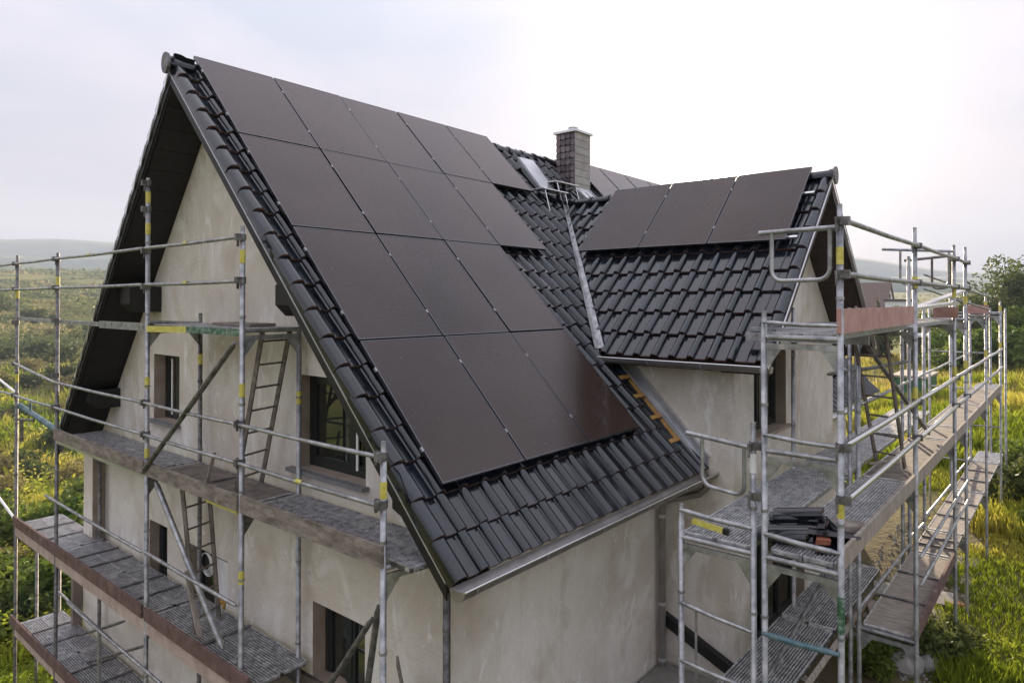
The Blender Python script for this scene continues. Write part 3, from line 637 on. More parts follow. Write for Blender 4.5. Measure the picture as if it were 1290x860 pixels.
# chimney sweep steps
for (x0, y0, y1) in ((1.12, 5.72, 6.5), (.86, 6.42, 7.2)):
    z0 = KM - x0 + .22; b = MB(); b.box(x0 - .12, x0 + .12, y0, y1, z0 - .012, z0)
    for k in range(5): xx = x0 - .12 + .06 * k; b.box(xx - .006, xx + .006, y0, y1, z0, z0 + .014)
    b.tube([(x0 + .13, y0, z0), (x0 + .13, y1, z0)], .018, 6)
    stp = hp('roof_step', b, M_ALU)
    for yy in (y0 + .08, y1 - .08):
        b = MB(); b.tube([(x0 + .12, yy, z0 - .01), (x0 + .16, yy, z0 - .15), (x0 + .24, yy, KM - x0 - .24 + .03)], .012, 6); part('step_bracket', b, M_ALU, stp); b = MB(); b.tube([(x0 - .12, yy, z0 - .01), (x0 - .12, yy, KM - x0 + .12 + .03)], .012, 6); part('step_bracket', b, M_ALU, stp)
# ends of the panel rails
for (y, x) in ((5.52, .35), (5.52, 1.0), (4.42, 1.4), (4.42, 2.1), (3.31, 2.7), (3.31, 3.3), (3.31, 3.9), (3.31, 4.6)):
    b = MB(); b.bar((x, y - .5, KM - x + .10), (x, y + .10, KM - x + .10), .04, .04, (1, 0, 1)); hp('mounting_rail', b, M_ALU)
for (x, y) in ((6.0, 6.1), (5.98, 5.4)):
    b = MB(); b.bar((x - .15, y, y + KW + .13), (x + .08, y, y + KW + .13), .04, .035, (0, -1, 1)); hp('mounting_rail', b, M_ALU)

# ------------------------------------------------------------------ solar panels
def panel_meshes(wd, ht):
    g = MB(); g.box(.012, wd - .012, .012, ht - .012, -.012, -.002)
    f = MB(); t = .014
    f.box(0, wd, 0, t, -.035, 0); f.box(0, wd, ht - t, ht, -.035, 0); f.box(0, t, t, ht - t, -.035, 0); f.box(wd - t, wd, t, ht - t, -.035, 0)
    c = MB()
    for yy in (ht * .22, ht * .78): c.box(wd + .002, wd + .018, yy - .022, yy + .022, -.02, .004)
    return g.mesh('glass', M_PANEL), f.mesh('frame', M_PFRAME), c.mesh('clamp', M_STEEL)
PG, PF, PC = panel_meshes(PW_ - .022, 1.7 - .022)
QG, QF, QC = panel_meshes(1.17, 1.68)
rowname = ['top row by the ridge', 'second row from the ridge', 'third row from the ridge', 'bottom row near the eave']
posn = ['leftmost', 'second', 'third', 'fourth', 'fifth and last']
def panel(label, group, M, ms):
    o = thing('solar_panel', label, 'solar panel', group=group); o.matrix_basis = M
    link('glass', ms[0], o); link('frame', ms[1], o); link('clamp', ms[2], o)
for j in range(4):
    for i in range(cover[j]):
        off = (11.5 - KM) * R2
        p0 = Vector((j * PH_, (i + 1) * PW_ - .008, 11.5 - j * PH_)) + Vector((random.uniform(-.002, .002),) * 3)
        lab = f'dark framed solar panel, {posn[i]} from the gable edge in the {rowname[j]}'
        if i == 0: lab = f'dark framed solar panel beside the gable edge tiles in the {rowname[j]}'
        elif i == cover[j] - 1: lab = f'dark framed solar panel at the right hand end of the {rowname[j]}'
        panel(lab, 'solar panels on the main roof slope', frame(p0, (0, -1, 0), (R2, 0, -R2), (R2, 0, R2)) @ Matrix.Rotation(random.uniform(-.0012, .0012), 4, 'Y') @ Matrix.Rotation(random.uniform(-.0015, .0015), 4, 'X'), (PG, PF, PC))
for k, nm in enumerate(('nearest the valley gutter', 'in the middle of the three', 'beside the gable verge tiles')):
    x0 = 2.37 + 1.19 * k
    panel('grey brown solar panel on the side wing roof, ' + nm, 'solar panels on the side wing roof', frame((x0 + 1.18, WR - .02, WR - .02 + 3.85), (-1, 0, 0), (0, -R2, -R2), (0, -R2, R2)), (QG, QF, QC))
for k, nm in enumerate(('right behind the chimney', 'second beyond the chimney', 'third beyond the chimney', 'farthest one of them')):
    y0 = 8.22 + 1.135 * k
    panel('pale glinting solar panel under the ridge, ' + nm, 'solar panels beyond the chimney', frame((0, y0 + 1.12, 11.5), (0, -1, 0), (R2, 0, -R2), (R2, 0, R2)), (PG, PF, PC))
for k, nm in enumerate(('nearer one', 'farther one')):
    y0 = 10.4 + 1.13 * k
    panel('pale solar panel low on the far eave behind wing, ' + nm, 'solar panels low on the far eave', frame((3.66, y0 + 1.12, 11.5 - 3.66), (0, -1, 0), (R2, 0, -R2), (R2, 0, R2)), (PG, PF, PC))

# ------------------------------------------------------------------ scaffolding
PR, RR = .0275, .021
def post(par, x, y, z0, z1, m=M_STEEL, tapes=(), cps=(), face=(0, -1), r=PR):
    b = MB(); b.tube([(x, y, z0), (x, y, z1 - .16), (x, y, z1 - .16), (x, y, z1)], [r, r, r * .8, r * .8], 12)
    zc = z0 + .4
    while zc < z1 - .5: b.tube([(x, y, zc - .012), (x, y, zc + .012)], r + .006, 12, False); zc += .915
    o = hp('post', b, m, parent=par)
    for t in tapes: b = MB(); b.tube([(x, y, t - .07), (x, y, t + .07)], r + .002, 12, False); part('yellow_tape', b, M_YEL, o)
    fx, fy = face; s = Vector((fy, -fx, 0))
    for z in cps:
        b = MB(); c = Vector((x, y, z)); f_ = Vector((fx, fy, 0))
        b.bar(c + f_ * r, c + f_ * (r + .05) , .05, .07); b.bar(c + s * (r - .005) + Vector((0, 0, .01)), c + s * (r + .075) + Vector((0, 0, .01)), .03, .035)
        b.bar(c + s * (r + .07) + Vector((0, 0, .03)), c + s * (r + .075) + Vector((0, 0, -.09)), .022, .016, (1, 0, 0)); b.tube([c + Vector((0, 0, -.03)), c + Vector((0, 0, .035))], r + .009, 10)
        part('coupler', b, M_STEELD, o)
    return o
def base_jack(par, x, y):
    g = gz(x, y); b = MB(); b.box(x - .08, x + .08, y - .08, y + .08, g - .01, g + .015); b.tube([(x, y, g), (x, y, g + .3)], .02, 8); hp('base_plate', b, M_STEELD, parent=par)
def rail(par, p, q, m=M_STEEL, r=RR, name='guard_rail', flat=True, tape=None):
    p, q = Vector(p), Vector(q); d = (q - p).normalized(); b = MB(); u = Vector((0, 0, 1)) if abs(d.z) < .9 else Vector((1, 0, 0))
    mid = (p + q) / 2 - Vector((0, 0, .008)); b.tube([p, p + d * .07, mid, q - d * .07, q], [r * .55, r, r, r, r * .55], 8)
    o = hp(name, b, m, parent=par)
    if tape is not None: c = p + (q - p) * tape; b = MB(); b.tube([c - d * .05, c + d * .05], r + .002, 8, False); part('yellow_tape', b, M_YEL, o)
    return o
def tframe(par, a, b_, z, m=M_STEEL, gus=True, mid=None, double=True):
    """transverse frame between two posts a=(x,y), b_=(x,y) carrying a deck at z"""
    A, B = Vector((*a, z)), Vector((*b_, z)); b = MB(); b.tube([A - Vector((0, 0, .03)), B - Vector((0, 0, .03))], .024, 8)
    if double: b.bar(A - Vector((0, 0, .105)), B - Vector((0, 0, .105)), .03, .05)
    d = (B - A).normalized()
    if gus:
        n = Vector((d.y, -d.x, 0)) * .006
        for P_, s in ((A, 1), (B, -1)):
            b.prism([P_ + d * s * .02 + Vector((0, 0, -.13)) - n, P_ + d * s * .15 + Vector((0, 0, -.13)) - n, P_ + d * s * .13 + Vector((0, 0, -.16)) - n, P_ + d * s * .02 + Vector((0, 0, -.31)) - n], n * 2)
    return hp('frame_crossbar', b, m, parent=par)
def deck(par, p, q, wdir, wd, n, m, style='steel', cross=0, th=.045):
    """n planks side by side from p to q, widths along wdir"""
    p, q, wv = Vector(p), Vector(q), Vector(wdir).normalized(); d = (q - p).normalized(); L = (q - p).length; pw_ = wd / n
    for k in range(n):
        o = p + wv * (pw_ * k + .006); W_ = pw_ - .012; b = MB()
        e = random.uniform(-.004, .004)
        def bx(s0, s1, t0, t1, z0, z1):
            vs = [o + d * s + wv * t + Vector((0, 0, z + e)) for z in (z0, z1) for (s, t) in ((s0, t0), (s1, t0), (s1, t1), (s0, t1))]
            b.add(vs, [(0, 3, 2, 1), (4, 5, 6, 7), (0, 1, 5, 4), (1, 2, 6, 5), (2, 3, 7, 6), (3, 0, 4, 7)])
        bx(.03, L - .03, 0, W_, -th, -.008); b.cur = 1
        bx(.03, L - .03, 0, .018, -.008, .006); bx(.03, L - .03, W_ - .018, W_, -.008, .006); bx(.0, .045, .02, W_ - .02, -.02, .004); bx(L - .045, L, .02, W_ - .02, -.02, .004)
        if style == 'steel':
            b.cur = 1; nr = max(3, int(W_ / .036))
            for i in range(nr): t = .03 + (W_ - .06) * (i + .5) / nr; bx(.05, L - .05, t - .006, t + .006, -.008, .004)
        if style == 'ply': b.cur = 0; bx(.045, L - .045, .018, W_ - .018, -.008, .000)
        b.cur = 0; o_ = hp('deck_plank', b, [m, M_RIB], parent=par)
        if cross:
            for i in range(1, cross + 1):
                b = MB(); s = L * i / (cross + 1); bx(s - .022, s + .022, 0, W_, .003, .022); part('crossbar', b, M_STEELD, o_)
def toeboard(par, p, q, m, h=.15, t=.032, pieces=1, lab=None):
    p, q = Vector(p), Vector(q); d = (q - p)
    for k in range(pieces):
        a, c = p + d * (k / pieces + .004), p + d * ((k + 1) / pieces - .004); b = MB(); b.bar(a + Vector((0, 0, h / 2)), c + Vector((0, 0, h / 2)), t, h)
        o = hp('toe_board', b, m, parent=par); 
        if lab: o['label'] = lab
def ladder(par, f0, f1, t0, t1, n=7, m=M_PLY):
    f0, f1, t0, t1 = map(Vector, (f0, f1, t0, t1)); b = MB(); up = (f1 - f0)
    b.bar(f0, t0, .022, .05, up.cross(t0 - f0)); b.bar(f1, t1, .022, .05, up.cross(t1 - f1)); o = hp('ladder', b, m, parent=par)
    for k in range(n): s = (k + .6) / n; b = MB(); b.tube([f0.lerp(t0, s), f1.lerp(t1, s)], .013, 6); part('rung', b, m, o)
    return o
def uguard(par, p, q, h, m=M_STEEL, inset=.1, over=.1):
    """end guard: straight top tube with a U shaped loop hanging from it"""
    p, q = Vector(p), Vector(q); d = (q - p).normalized(); b = MB(); b.tube([p - d * over, q], .022, 8)
    a, c = p + d * inset, q - d * .07; dz = Vector((0, 0, -1)); r = .09; pts = [a]
    for k in range(5): t = math.pi / 2 * k / 4; pts.append(a + dz * (h - r) + d * r * (1 - math.cos(t)) + dz * r * math.sin(t))
    for k in range(5): t = math.pi / 2 * k / 4; pts.append(c + dz * (h - r) + dz * r * math.cos(t) + d * (-r + r * math.sin(t)))
    pts.append(c); b.tube(pts, .019, 8); return hp('end_guard', b, m, parent=par)

# --- scaffold in front of the gable
sg = thing('scaffold', 'galvanised scaffold with wooden toe boards and ladders in front of the big gable wall', 'scaffold', (0, -.1, 1.0), group='scaffolds round the house')
YO, YI = -.45, .2
Lv = [8.0, 6.13, 4.3, 2.5]
post(sg, 4.58, YO, .4, 7.12, tapes=[6.72], cps=[7.0, 6.6], face=(0, -1)); post(sg, 2.22, YO, .4, 9.07, tapes=[8.75, 7.35, 5.4], cps=[8.95, 8.5, 7.0, 6.6])
post(sg, -.2, YO, .4, 9.85, tapes=[9.6, 9.2, 7.25, 6.35], cps=[9.78, 9.45, 8.92, 8.47, 7.0, 6.6]); post(sg, -3.7, YO, .2, 9.05, M_STEELD, tapes=[8.6], cps=[8.95, 8.5, 7.97, 7.1, 6.6])
post(sg, -5.92, YO, .2, 9.1, M_STEELD, tapes=[8.4, 6.9], cps=[8.95, 8.5, 7.9, 7.16, 6.6])
b = MB(); b.tube([(2.22, YO, 7.6), (2.22, YO, 7.95)], PR + .003, 12, False); 
post(sg, 4.70, .14, .4, 5.9, M_STEELD); post(sg, 2.22, YI, .4, 8.12, tapes=[7.2]); post(sg, -.2, YI, .4, 8.12, M_STEELD, tapes=[7.5]); post(sg, -3.86, YI, .2, 5.98, M_STEELD, cps=[5.6, 4.4]); post(sg, -5.9, YI, .2, 4.3, M_STEELD); post(sg, -7.26, YI, .2, 3.4, M_STEELD); post(sg, -7.9, YO, .2, 9.0, M_STEELD)
for x in (-5.92, -3.7, -.2, 2.22, 4.58): base_jack(sg, x, YO)
g_green = tframe(sg, (2.22, YO), (2.22, YI), 8.0); tframe(sg, (-.2, YO), (-.2, YI), 8.0)
for x in (-3.7, -.2, 2.22): tframe(sg, (x, YO), (x, YI), 6.13, M_STEELD)
tframe(sg, (4.58, YO), (4.70, .14), 6.10, M_STEEL)
for x in (-5.92, -3.7, -.2, 2.22): tframe(sg, (x, YO), (x, YI), 4.3, M_STEELD)
for x in (-5.92, -3.7, -.2): tframe(sg, (x, YO), (x, YI), 2.5, M_STEELD)
for k, (x0, x1, tp) in enumerate(((-7.9, -5.92, None), (-5.92, -3.7, None), (-3.7, -.2, .45), (-.2, 2.22, .5))):
    rail(sg, (x0, YO - .05, 8.95), (x1, YO - .05, 8.95), tape=tp); rail(sg, (x0, YO - .05, 8.49), (x1, YO - .05, 8.49), tape=(.5 if k == 3 else None))
for x0, x1, tp in ((-7.9, -5.92, None), (-5.92, -3.7, None), (-3.7, -.2, None), (-.2, 2.22, None), (2.22, 4.58, .5)):
    z = 7.0 + (.13 if x0 < -4 else 0)
    if x0 > -7: rail(sg, (x0, YO - .05, z + (.05 if x0 == -5.92 else 0)), (x1, YO - .05, 7.0))
    rail(sg, (x0, YO - .05, 6.6), (x1, YO - .05, 6.6), tape=tp)
for x0, x1 in ((-4.1, -.2), (-.2, 2.22)): rail(sg, (x0, YO - .05, 5.14), (x1, YO - .05, 5.12))
rail(sg, (-3.04, YO - .04, 3.70), (-.2, YO - .04, 3.66)); rail(sg, (-.2, YO - .04, 3.66), (2.2, YO - .04, 3.64)); rail(sg, (-5.6, .1, 2.98), (-3.0, .1, 2.9)); 
rail(sg, (-4.64, -.1, 1.98), (-1.2, -.1, 3.46), M_STEELD); rail(sg, (-2.9, -.38, 3.2), (-1.9, -.1, 3.6), M_STEELD)
b = MB(); b.tube([(-1.81, YO, 2.55), (-1.81, YO, 3.66)], .026, 10); hp('short_post', b, M_STEEL, parent=sg)
rail(sg, (-9.5, YO + .2, 6.95), (-5.92, YO, 6.62), M_WHITE, .02, 'tube'); rail(sg, (-9.8, YO, 5.1), (-5.92, YO + .1, 4.15), M_WHITE, .022, 'tube')
b = MB(); b.bar((-5.92, YO + .02, 7.97), (-3.7, YO + .02, 7.955), .035, .05); b.bar((-3.7, YO + .02, 7.955), (-1.9, YO + .02, 7.95), .035, .06); b.bar((-1.9, YO + .02, 7.95), (-.2, YO + .02, 7.95), .035, .10)
for k in range(12): x = -1.7 + k * .12; b.bar((x, YO - .001, 7.955), (x + .045, YO - .001, 7.955), .008, .03)
hp('lattice_beam', b, M_STEEL, parent=sg)
b = MB(); b.tube([(-.2, YI, 7.98), (-.15, YO, 8.02)], .024, 8); hp('tube', b, M_STEEL, parent=sg)
b = MB(); b.bar((-.17, YO - .01, 7.93), (.95, YO - .01, 7.95), .03, .075); hp('side_beam', b, M_YEL, parent=sg); b = MB(); b.bar((.95, YO - .01, 7.95), (2.2, YO - .01, 7.95), .03, .07); hp('side_beam', b, M_GREEN, parent=sg)
deck(sg, (-.17, YO + .04, 7.99), (2.2, YO + .04, 7.99), (0, 1, 0), .6, 2, M_DECK)
b = MB(); b.box(1.0, 1.9, -.2, .1, 8.0, 8.03); hp('loose_board', b, M_BOARD, parent=sg)
b = MB(); b.tube([(-5.92, YO + .05, 6.40), (-3.7, YO + .05, 6.18)], .045, 10); b.tube([(-5.3, YO + .05, 6.36), (-5.3, YO + .05, 6.5)], .02, 8); hp('ledger', b, M_TEAL, parent=sg)
b = MB(); b.tube([(-5.92, YO, 6.16), (-4.9, YO, 6.25)], .022, 8); b.bar((-5.6, YO, 6.2), (-5.6, YO, 5.8), .05, .03, (1, 0, 0)); hp('bracket', b, M_STEELD, parent=sg)
# decks: level three
deck(sg, (-3.66, YO + .05, 6.13), (-2.0, YO + .05, 6.13), (0, 1, 0), .6, 2, M_DECK, cross=0); deck(sg, (-1.98, YO + .05, 6.13), (-.24, YO + .05, 6.13), (0, 1, 0), .6, 2, M_DECK, cross=0)
deck(sg, (-.16, YO + .05, 6.13), (2.18, YO + .05, 6.13), (0, 1, 0), .6, 1, M_PLY, 'ply', cross=1)
deck(sg, (2.26, YO + .05, 6.13), (4.9, YO + .05, 6.13), (0, 1, 0), .6, 2, M_DECK)
toeboard(sg, (-3.72, YO - .03, 6.09), (-.2, YO - .03, 6.09), M_BOARD, .17, pieces=1); toeboard(sg, (-.16, YO - .03, 6.09), (2.2, YO - .03, 6.09), M_BOARD, .17); toeboard(sg, (2.26, YO - .03, 6.09), (4.62, YO - .03, 6.09), M_BOARD, .18)
b = MB(); b.bar((-3.7, YO + .0, 6.06), (-.2, YO + .0, 6.06), .03, .07); hp('side_beam', b, M_ZINC, parent=sg)
b = MB(); b.bar((1.45, YO - .005, 6.065), (2.15, YO - .005, 6.065), .03, .03); hp('side_beam', b, M_YEL, parent=sg)
# level two
for x0, x1 in ((-5.88, -3.74), (-3.66, -1.95), (-1.93, -.24)): deck(sg, (x0, YO + .04, 4.3), (x1, YO + .04, 4.3), (0, 1, 0), .64, 2, M_DECK, cross=2)
deck(sg, (-.16, YO + .04, 4.3), (2.4, YO + .04, 4.3), (0, 1, 0), .64, 2, M_DECK, cross=1)
toeboard(sg, (-5.95, YO - .03, 4.27), (-.22, YO - .03, 4.27), M_BOARDR, .17, pieces=1); toeboard(sg, (-.16, YO - .03, 4.27), (2.45, YO - .03, 4.27), M_BOARDR, .17)
b = MB(); b.bar((-5.95, YO + .0, 4.17), (2.42, YO + .0, 4.17), .03, .17); hp('side_beam', b, M_BEAM, parent=sg)
# level one
for x0, x1 in ((-5.88, -3.9), (-3.88, -1.9), (-1.88, 0)): deck(sg, (x0, YO + .04, 2.5), (x1, YO + .04, 2.5), (0, 1, 0), .66, 2, M_DECK, cross=2)
toeboard(sg, (-6.1, YO - .03, 2.47), (.1, YO - .03, 2.47), M_BOARDR, .17); b = MB(); b.bar((-6.0, YO + .0, 2.38), (.1, YO + .0, 2.38), .03, .15); hp('side_beam', b, M_BEAM, parent=sg)
# braces and ladders
rail(sg, (2.19, YO - .06, 7.85), (-.17, YO - .06, 6.13), M_STEELD, .03, 'diagonal_brace'); rail(sg, (-.06, YO + .05, 6.0), (1.62, YO + .1, 4.42), M_STEEL, .034, 'diagonal_brace')
rail(sg, (4.52, YO, 5.75), (4.1, YO + .1, 4.3), M_STEELD, .028, 'diagonal_brace'); rail(sg, (4.4, YO + .03, 5.6), (3.5, YO + .05, 4.5), M_STEELD, .026, 'diagonal_brace')
b = MB(); b.bar((4.2, .0, 5.0), (4.28, .1, 4.3), .16, .02); hp('loose_board', b, M_BOARD, parent=sg)
ladder(sg, (1.64, -.22, 6.14), (1.5, .15, 6.14), (2.2, -.22, 7.95), (2.11, .15, 7.95), 7)
ladder(sg, (.81, -.28, 4.31), (.63, .07, 4.31), (.38, -.28, 6.1), (.31, .07, 6.1), 7)
b = MB(); b.bar((1.2, -.35, 6.13), (1.33, -.32, 6.55), .04, .015, (1, 0, 0)); hp('wooden_strut', b, M_WOODG, parent=sg); b = MB(); b.bar((.95, -.3, 4.32), (.55, -.28, 5.0), .06, .025, (1, 0, 0)); hp('wooden_strut', b, M_WOODG, parent=sg)

# --- scaffold along the side wing
sr = thing('scaffold', 'long bright galvanised scaffold along the side wing with end guards and a ladder', 'scaffold', (7.2, 6, 2.0), group='scaffolds round the house')
XA0, XA1, XB0, XB1 = 6.17, 6.87, 6.97, 7.6
ys = [1.75, 4.88, 8.0, 9.3, 12.4, 15.6]
post(sr, XB0, 1.75, 1.5, 8.2, cps=[]); post(sr, XB1, 1.75, 1.5, 9.07, tapes=[8.65, 6.6], cps=[8.93, 8.5, 7.1, 6.68], face=(1, 0))
post(sr, XA0, 1.75, 1.5, 6.38); post(sr, XA1, 1.75, 1.5, 7.22, cps=[7.02, 6.58], face=(1, 0))
b = MB(); b.tube([(XA1, 1.75, 6.78), (XA1, 1.75, 6.95)], PR + .003, 12, False); hp('white_tape', b, M_WHITE, parent=sr)
b = MB(); b.tube([(XB1, 1.75, 5.9), (XB1, 1.75, 5.6)], PR + .002, 12, False); hp('green_tape', b, M_GREEN, parent=sr)
tops_o = [9.07, 9.15, 9.15, 9.2, 8.45, 8.3]; tops_i = [8.2, 8.2, 9.0, 8.2, 8.5, 8.3]
for i, y in enumerate(ys):
    if i:
        post(sr, XB1, y, gz(XB1, y) - .1, tops_o[i], tapes=[8.6 - .1 * i, 7.2], cps=[8.93, 8.5, 7.1, 6.68] if i < 4 else (), face=(1, 0)); post(sr, XB0, y, gz(XB0, y) - .1, tops_i[i], M_STEEL)
    base_jack(sr, XB1, y); base_jack(sr, XB0, y)
    tframe(sr, (XB0, y), (XB1, y), 8.0); tframe(sr, (XB0, y), (XB1, y), 6.1, M_STEEL)
    tframe(sr, (XB0, y), (XB1, y), 7.02 if i == 0 else 4.3, M_STEEL)
    if i in (0, 1): tframe(sr, (XA0, y), (XA1, y), 6.1)
    if i in (1, 2): post(sr, XA0, y, 2.6, 8.2); post(sr, XA1, y, 2.6, 8.2)
    if i == 1: tframe(sr, (XA0, y), (XA1, y), 8.0)
for i in range(5):
    y0, y1 = ys[i] + .04, ys[i + 1] - .04
    for z in (8.93, 8.5):
        if i < 3: rail(sr, (XB1 + .045, ys[i], z), (XB1 + .045, ys[i + 1], z), r=.024)
    for z in (7.12, 6.68): rail(sr, (XB1 + .045, ys[i], z), (XB1 + .045, ys[i + 1], z), M_ALU if i < 2 else M_STEEL, .027)
    if i in (1, 2): rail(sr, (XB1 + .045, ys[i], 5.28), (XB1 + .045, ys[i + 1], 5.28)); rail(sr, (XB1 + .045, ys[i], 4.95), (XB1 + .045, ys[i + 1], 4.95))
    if i: rail(sr, (XB0, ys[i], 4.5), (XB0, ys[i + 1], 4.4)); rail(sr, (XB0, ys[i], 7.0), (XB0, ys[i + 1], 7.0), M_STEEL)
    deck(sr, (XB0 + .02, y0, 6.12), (XB0 + .02, y1, 6.12), (1, 0, 0), .56, 2 if i == 0 else 1, M_DECKL if i == 0 else M_PLY, 'steel' if i == 0 else 'ply')
    toeboard(sr, (XB1 + .0, y0, 6.1), (XB1 + .0, y1, 6.1), M_WOODG, .16)
    if i in (0, 1): deck(sr, (XB0 + .02, y0, 8.0), (XB0 + .02, y1, 8.0), (1, 0, 0), .56, 2, M_DECKL)
    if i: deck(sr, (XB0 + .02, y0, 4.3), (XB0 + .02, y1, 4.3), (1, 0, 0), .56, 1, M_WOODG if i % 2 else M_PLY, 'ply', cross=2)
    if i == 1: toeboard(sr, (XB1 + .0, y0, 4.3), (XB1 + .0, y1, 4.3), M_BOARDR, .15)
deck(sr, (XB0 + .02, 1.9, 3.3), (XB0 + .02, 4.8, 3.3), (1, 0, 0), .6, 2, M_WOODG, 'ply', cross=7); toeboard(sr, (XB1 + .03, 1.9, 3.25), (XB1 + .03, 4.8, 3.25), M_BOARDR, .16)
toeboard(sr, (XB1, 1.7, 8.02), (XB1, 4.75, 8.02), M_BOARDP, .2, .035, lab='pinkish red toe board'); toeboard(sr, (7.32, 7.95, 8.02), (7.66, 7.95, 8.02), M_BOARDP, .17, .035); toeboard(sr, (7.2, 12.35, 8.02), (7.66, 12.35, 8.02), M_BOARDP, .18, .035)
b = MB(); b.bar((6.2, 4.2, 7.93), (6.2, 6.9, 7.93), .7, .05); b.bar((5.9, 4.0, 7.85), (7.3, 4.0, 7.85), .08, .10); hp('deck_plank', b, M_DECKL, parent=sr)
# inner walkway
deck(sr, (XA0 - .02, 1.8, 6.1), (XA0 - .02, 4.84, 6.1), (1, 0, 0), .66, 2, M_DECKL); deck(sr, (XA0 - .02, 4.92, 6.1), (XA0 - .02, 7.96, 6.1), (1, 0, 0), .66, 2, M_DECKL); deck(sr, (XA0 - .02, 8.1, 6.1), (XA0 - .02, 11, 6.1), (1, 0, 0), .66, 2, M_ALU)
deck(sr, (XA0 - .05, 1.9, 4.3), (XA0 - .05, 4.5, 4.3), (1, 0, 0), .66, 2, M_DECK); deck(sr, (XA0 - .05, 4.52, 4.3), (XA0 - .05, 6.9, 4.3), (1, 0, 0), .66, 2, M_DECK)
b = MB(); b.bar((XA1 - .01, 1.9, 4.26), (XA1 - .01, 6.9, 4.26), .03, .07); hp('side_beam', b, M_WOODG, parent=sr)
rail(sr, (XA0, 1.72, 5.47), (XA1, 1.72, 5.40)); rail(sr, (XA0, 1.72, 4.93), (XA1, 1.72, 4.9)); rail(sr, (XB0, 1.7, 5.43), (XB1, 1.7, 5.45), M_TEAL, .026); rail(sr, (XB0, 1.8, 5.0), (XB0, 4.8, 5.6), M_STEELD)
rail(sr, (XA0, 1.72, 6.33), (XA1, 1.72, 6.3), r=.024); rail(sr, (XB0, 1.72, 6.28), (XB1, 1.72, 6.25), r=.024); rail(sr, (XB0, 1.72, 8.1), (XB1, 1.72, 8.08), r=.018)
rail(sr, (XB0, 1.72, 7.13), (XB1, 1.72, 7.10), r=.02)
b = MB(); b.tube([(6.32, 1.75, 5.45), (6.32, 1.75, 4.75)], .012, 6); hp('thin_rod', b, M_STEEL, parent=sr); b = MB(); b.tube([(6.3, 2.0, 3.6), (6.3, 2.0, 4.3)], .03, 8); hp('short_post', b, M_STEEL, parent=sr)
uguard(sr, (6.34, 1.72, 7.05), (6.87, 1.72, 7.0), .44, inset=.06, over=.1); uguard(sr, (6.97, 1.72, 8.87), (7.6, 1.72, 8.88), .42, inset=.08, over=.03)
uguard(sr, (6.70, 8.0, 9.12), (7.6, 8.0, 9.05), .55, inset=.15, over=.12); uguard(sr, (6.97, 8.2, 8.95), (7.6, 8.2, 9.0), .5, M_STEELD, .3, .1)
ladder(sr, (6.98, 5.75, 6.14), (7.35, 5.6, 6.14), (6.98, 4.55, 8.0), (7.35, 4.5, 8.0), 7)
b = MB(); b.bar((6.93, 5.6, 6.13), (7.1, 5.9, 6.14), .05, .02); hp('loose_board', b, M_WOODG, parent=sr)
rail(sr, (6.6, 4.9, 7.35), (7.15, 6.9, 7.4), M_STEELD, .026, 'tube'); rail(sr, (XB0, 4.88, 7.9), (XB0 + .3, 7.9, 6.2), M_STEELD, .028, 'diagonal_brace')
b = MB(); b.bar((XB0, 5.2, 8.1), (XB1, 7.8, 8.25), .2, .04); b.bar((XB0 + .1, 6.0, 8.05), (XB1, 8.9, 8.45), .12, .03); hp('leaning_beam', b, M_ALU, parent=sr)
rail(sr, (XB0, 9.3, 8.75), (XB1 + .1, 12.3, 8.35), M_STEEL, .02, 'diagonal_brace'); rail(sr, (XB0, 9.3, 8.5), (XB1 + .1, 12.2, 8.1), M_STEEL, .02, 'diagonal_brace')
# closing frames at the far end
for z in (4.3, 5.2, 6.1, 7.0, 8.0): rail(sr, (XB0 - .9, 15.6, z), (XB1, 15.6, z), r=.02)
post(sr, XB0 - .9, 15.6, gz(6, 15.6), 8.3, M_STEEL); post(sr, XB0 + .3, 17.0, gz(7, 17), 8.1, M_STEEL); post(sr, XB1, 17.0, gz(7, 17), 8.1, M_STEEL)
for z in (4.3, 6.1, 8.0): deck(sr, (XB0 + .02, 15.65, z), (XB0 + .02, 17.0, z), (1, 0, 0), .56, 1, M_DECKL)

# ------------------------------------------------------------------ loose things on and round the scaffold
def tile_stack():
    k_ = 0
    spec = [((7.02, 2.44, 6.14), .20, 6, 'dark glazed spare tile in the taller pile on the outer deck of the side scaffold', 'spare tiles in the taller pile'), ((7.05, 2.12, 6.135), .12, 3, 'worn spare tile in the low pile at the end frame of the side scaffold', 'worn tiles in the low pile')]
    for (c, rz, n, lb, gp) in spec:
        for i in range(n):
            M = Matrix.Translation(Vector(c) + Vector((random.uniform(-.04, .04), random.uniform(-.03, .03), .014 + .027 * i))) @ Matrix.Rotation(rz + random.uniform(-.14, .14) - math.pi / 2, 4, 'Z') @ Matrix.Rotation(.04 + random.uniform(-.03, .03), 4, 'X')
            o = thing('loose_tile', lb, 'roof tile', group=gp, data=TME['field']); o.matrix_basis = M @ Matrix.Translation((-.1, -.2, 0))
    for i, (x, y, z, rz, tl, lb) in enumerate(((7.33, 2.28, 6.16, 1.1, .35, 'dark tile leaning steeply between the tall pile and the toe board'), (7.28, 2.5, 6.15, .7, .25, 'dark tile lying askew behind the leaning one'), (7.42, 2.2, 6.2, 2.0, .5, 'dark tile propped on its edge against the toe board'))):
        o = thing('loose_tile', lb, 'roof tile', data=TME['field']); o.matrix_basis = Matrix.Translation((x, y, z)) @ Matrix.Rotation(rz, 4, 'Z') @ Matrix.Rotation(tl, 4, 'Y') @ Matrix.Translation((-.13, -.2, 0))
tile_stack()
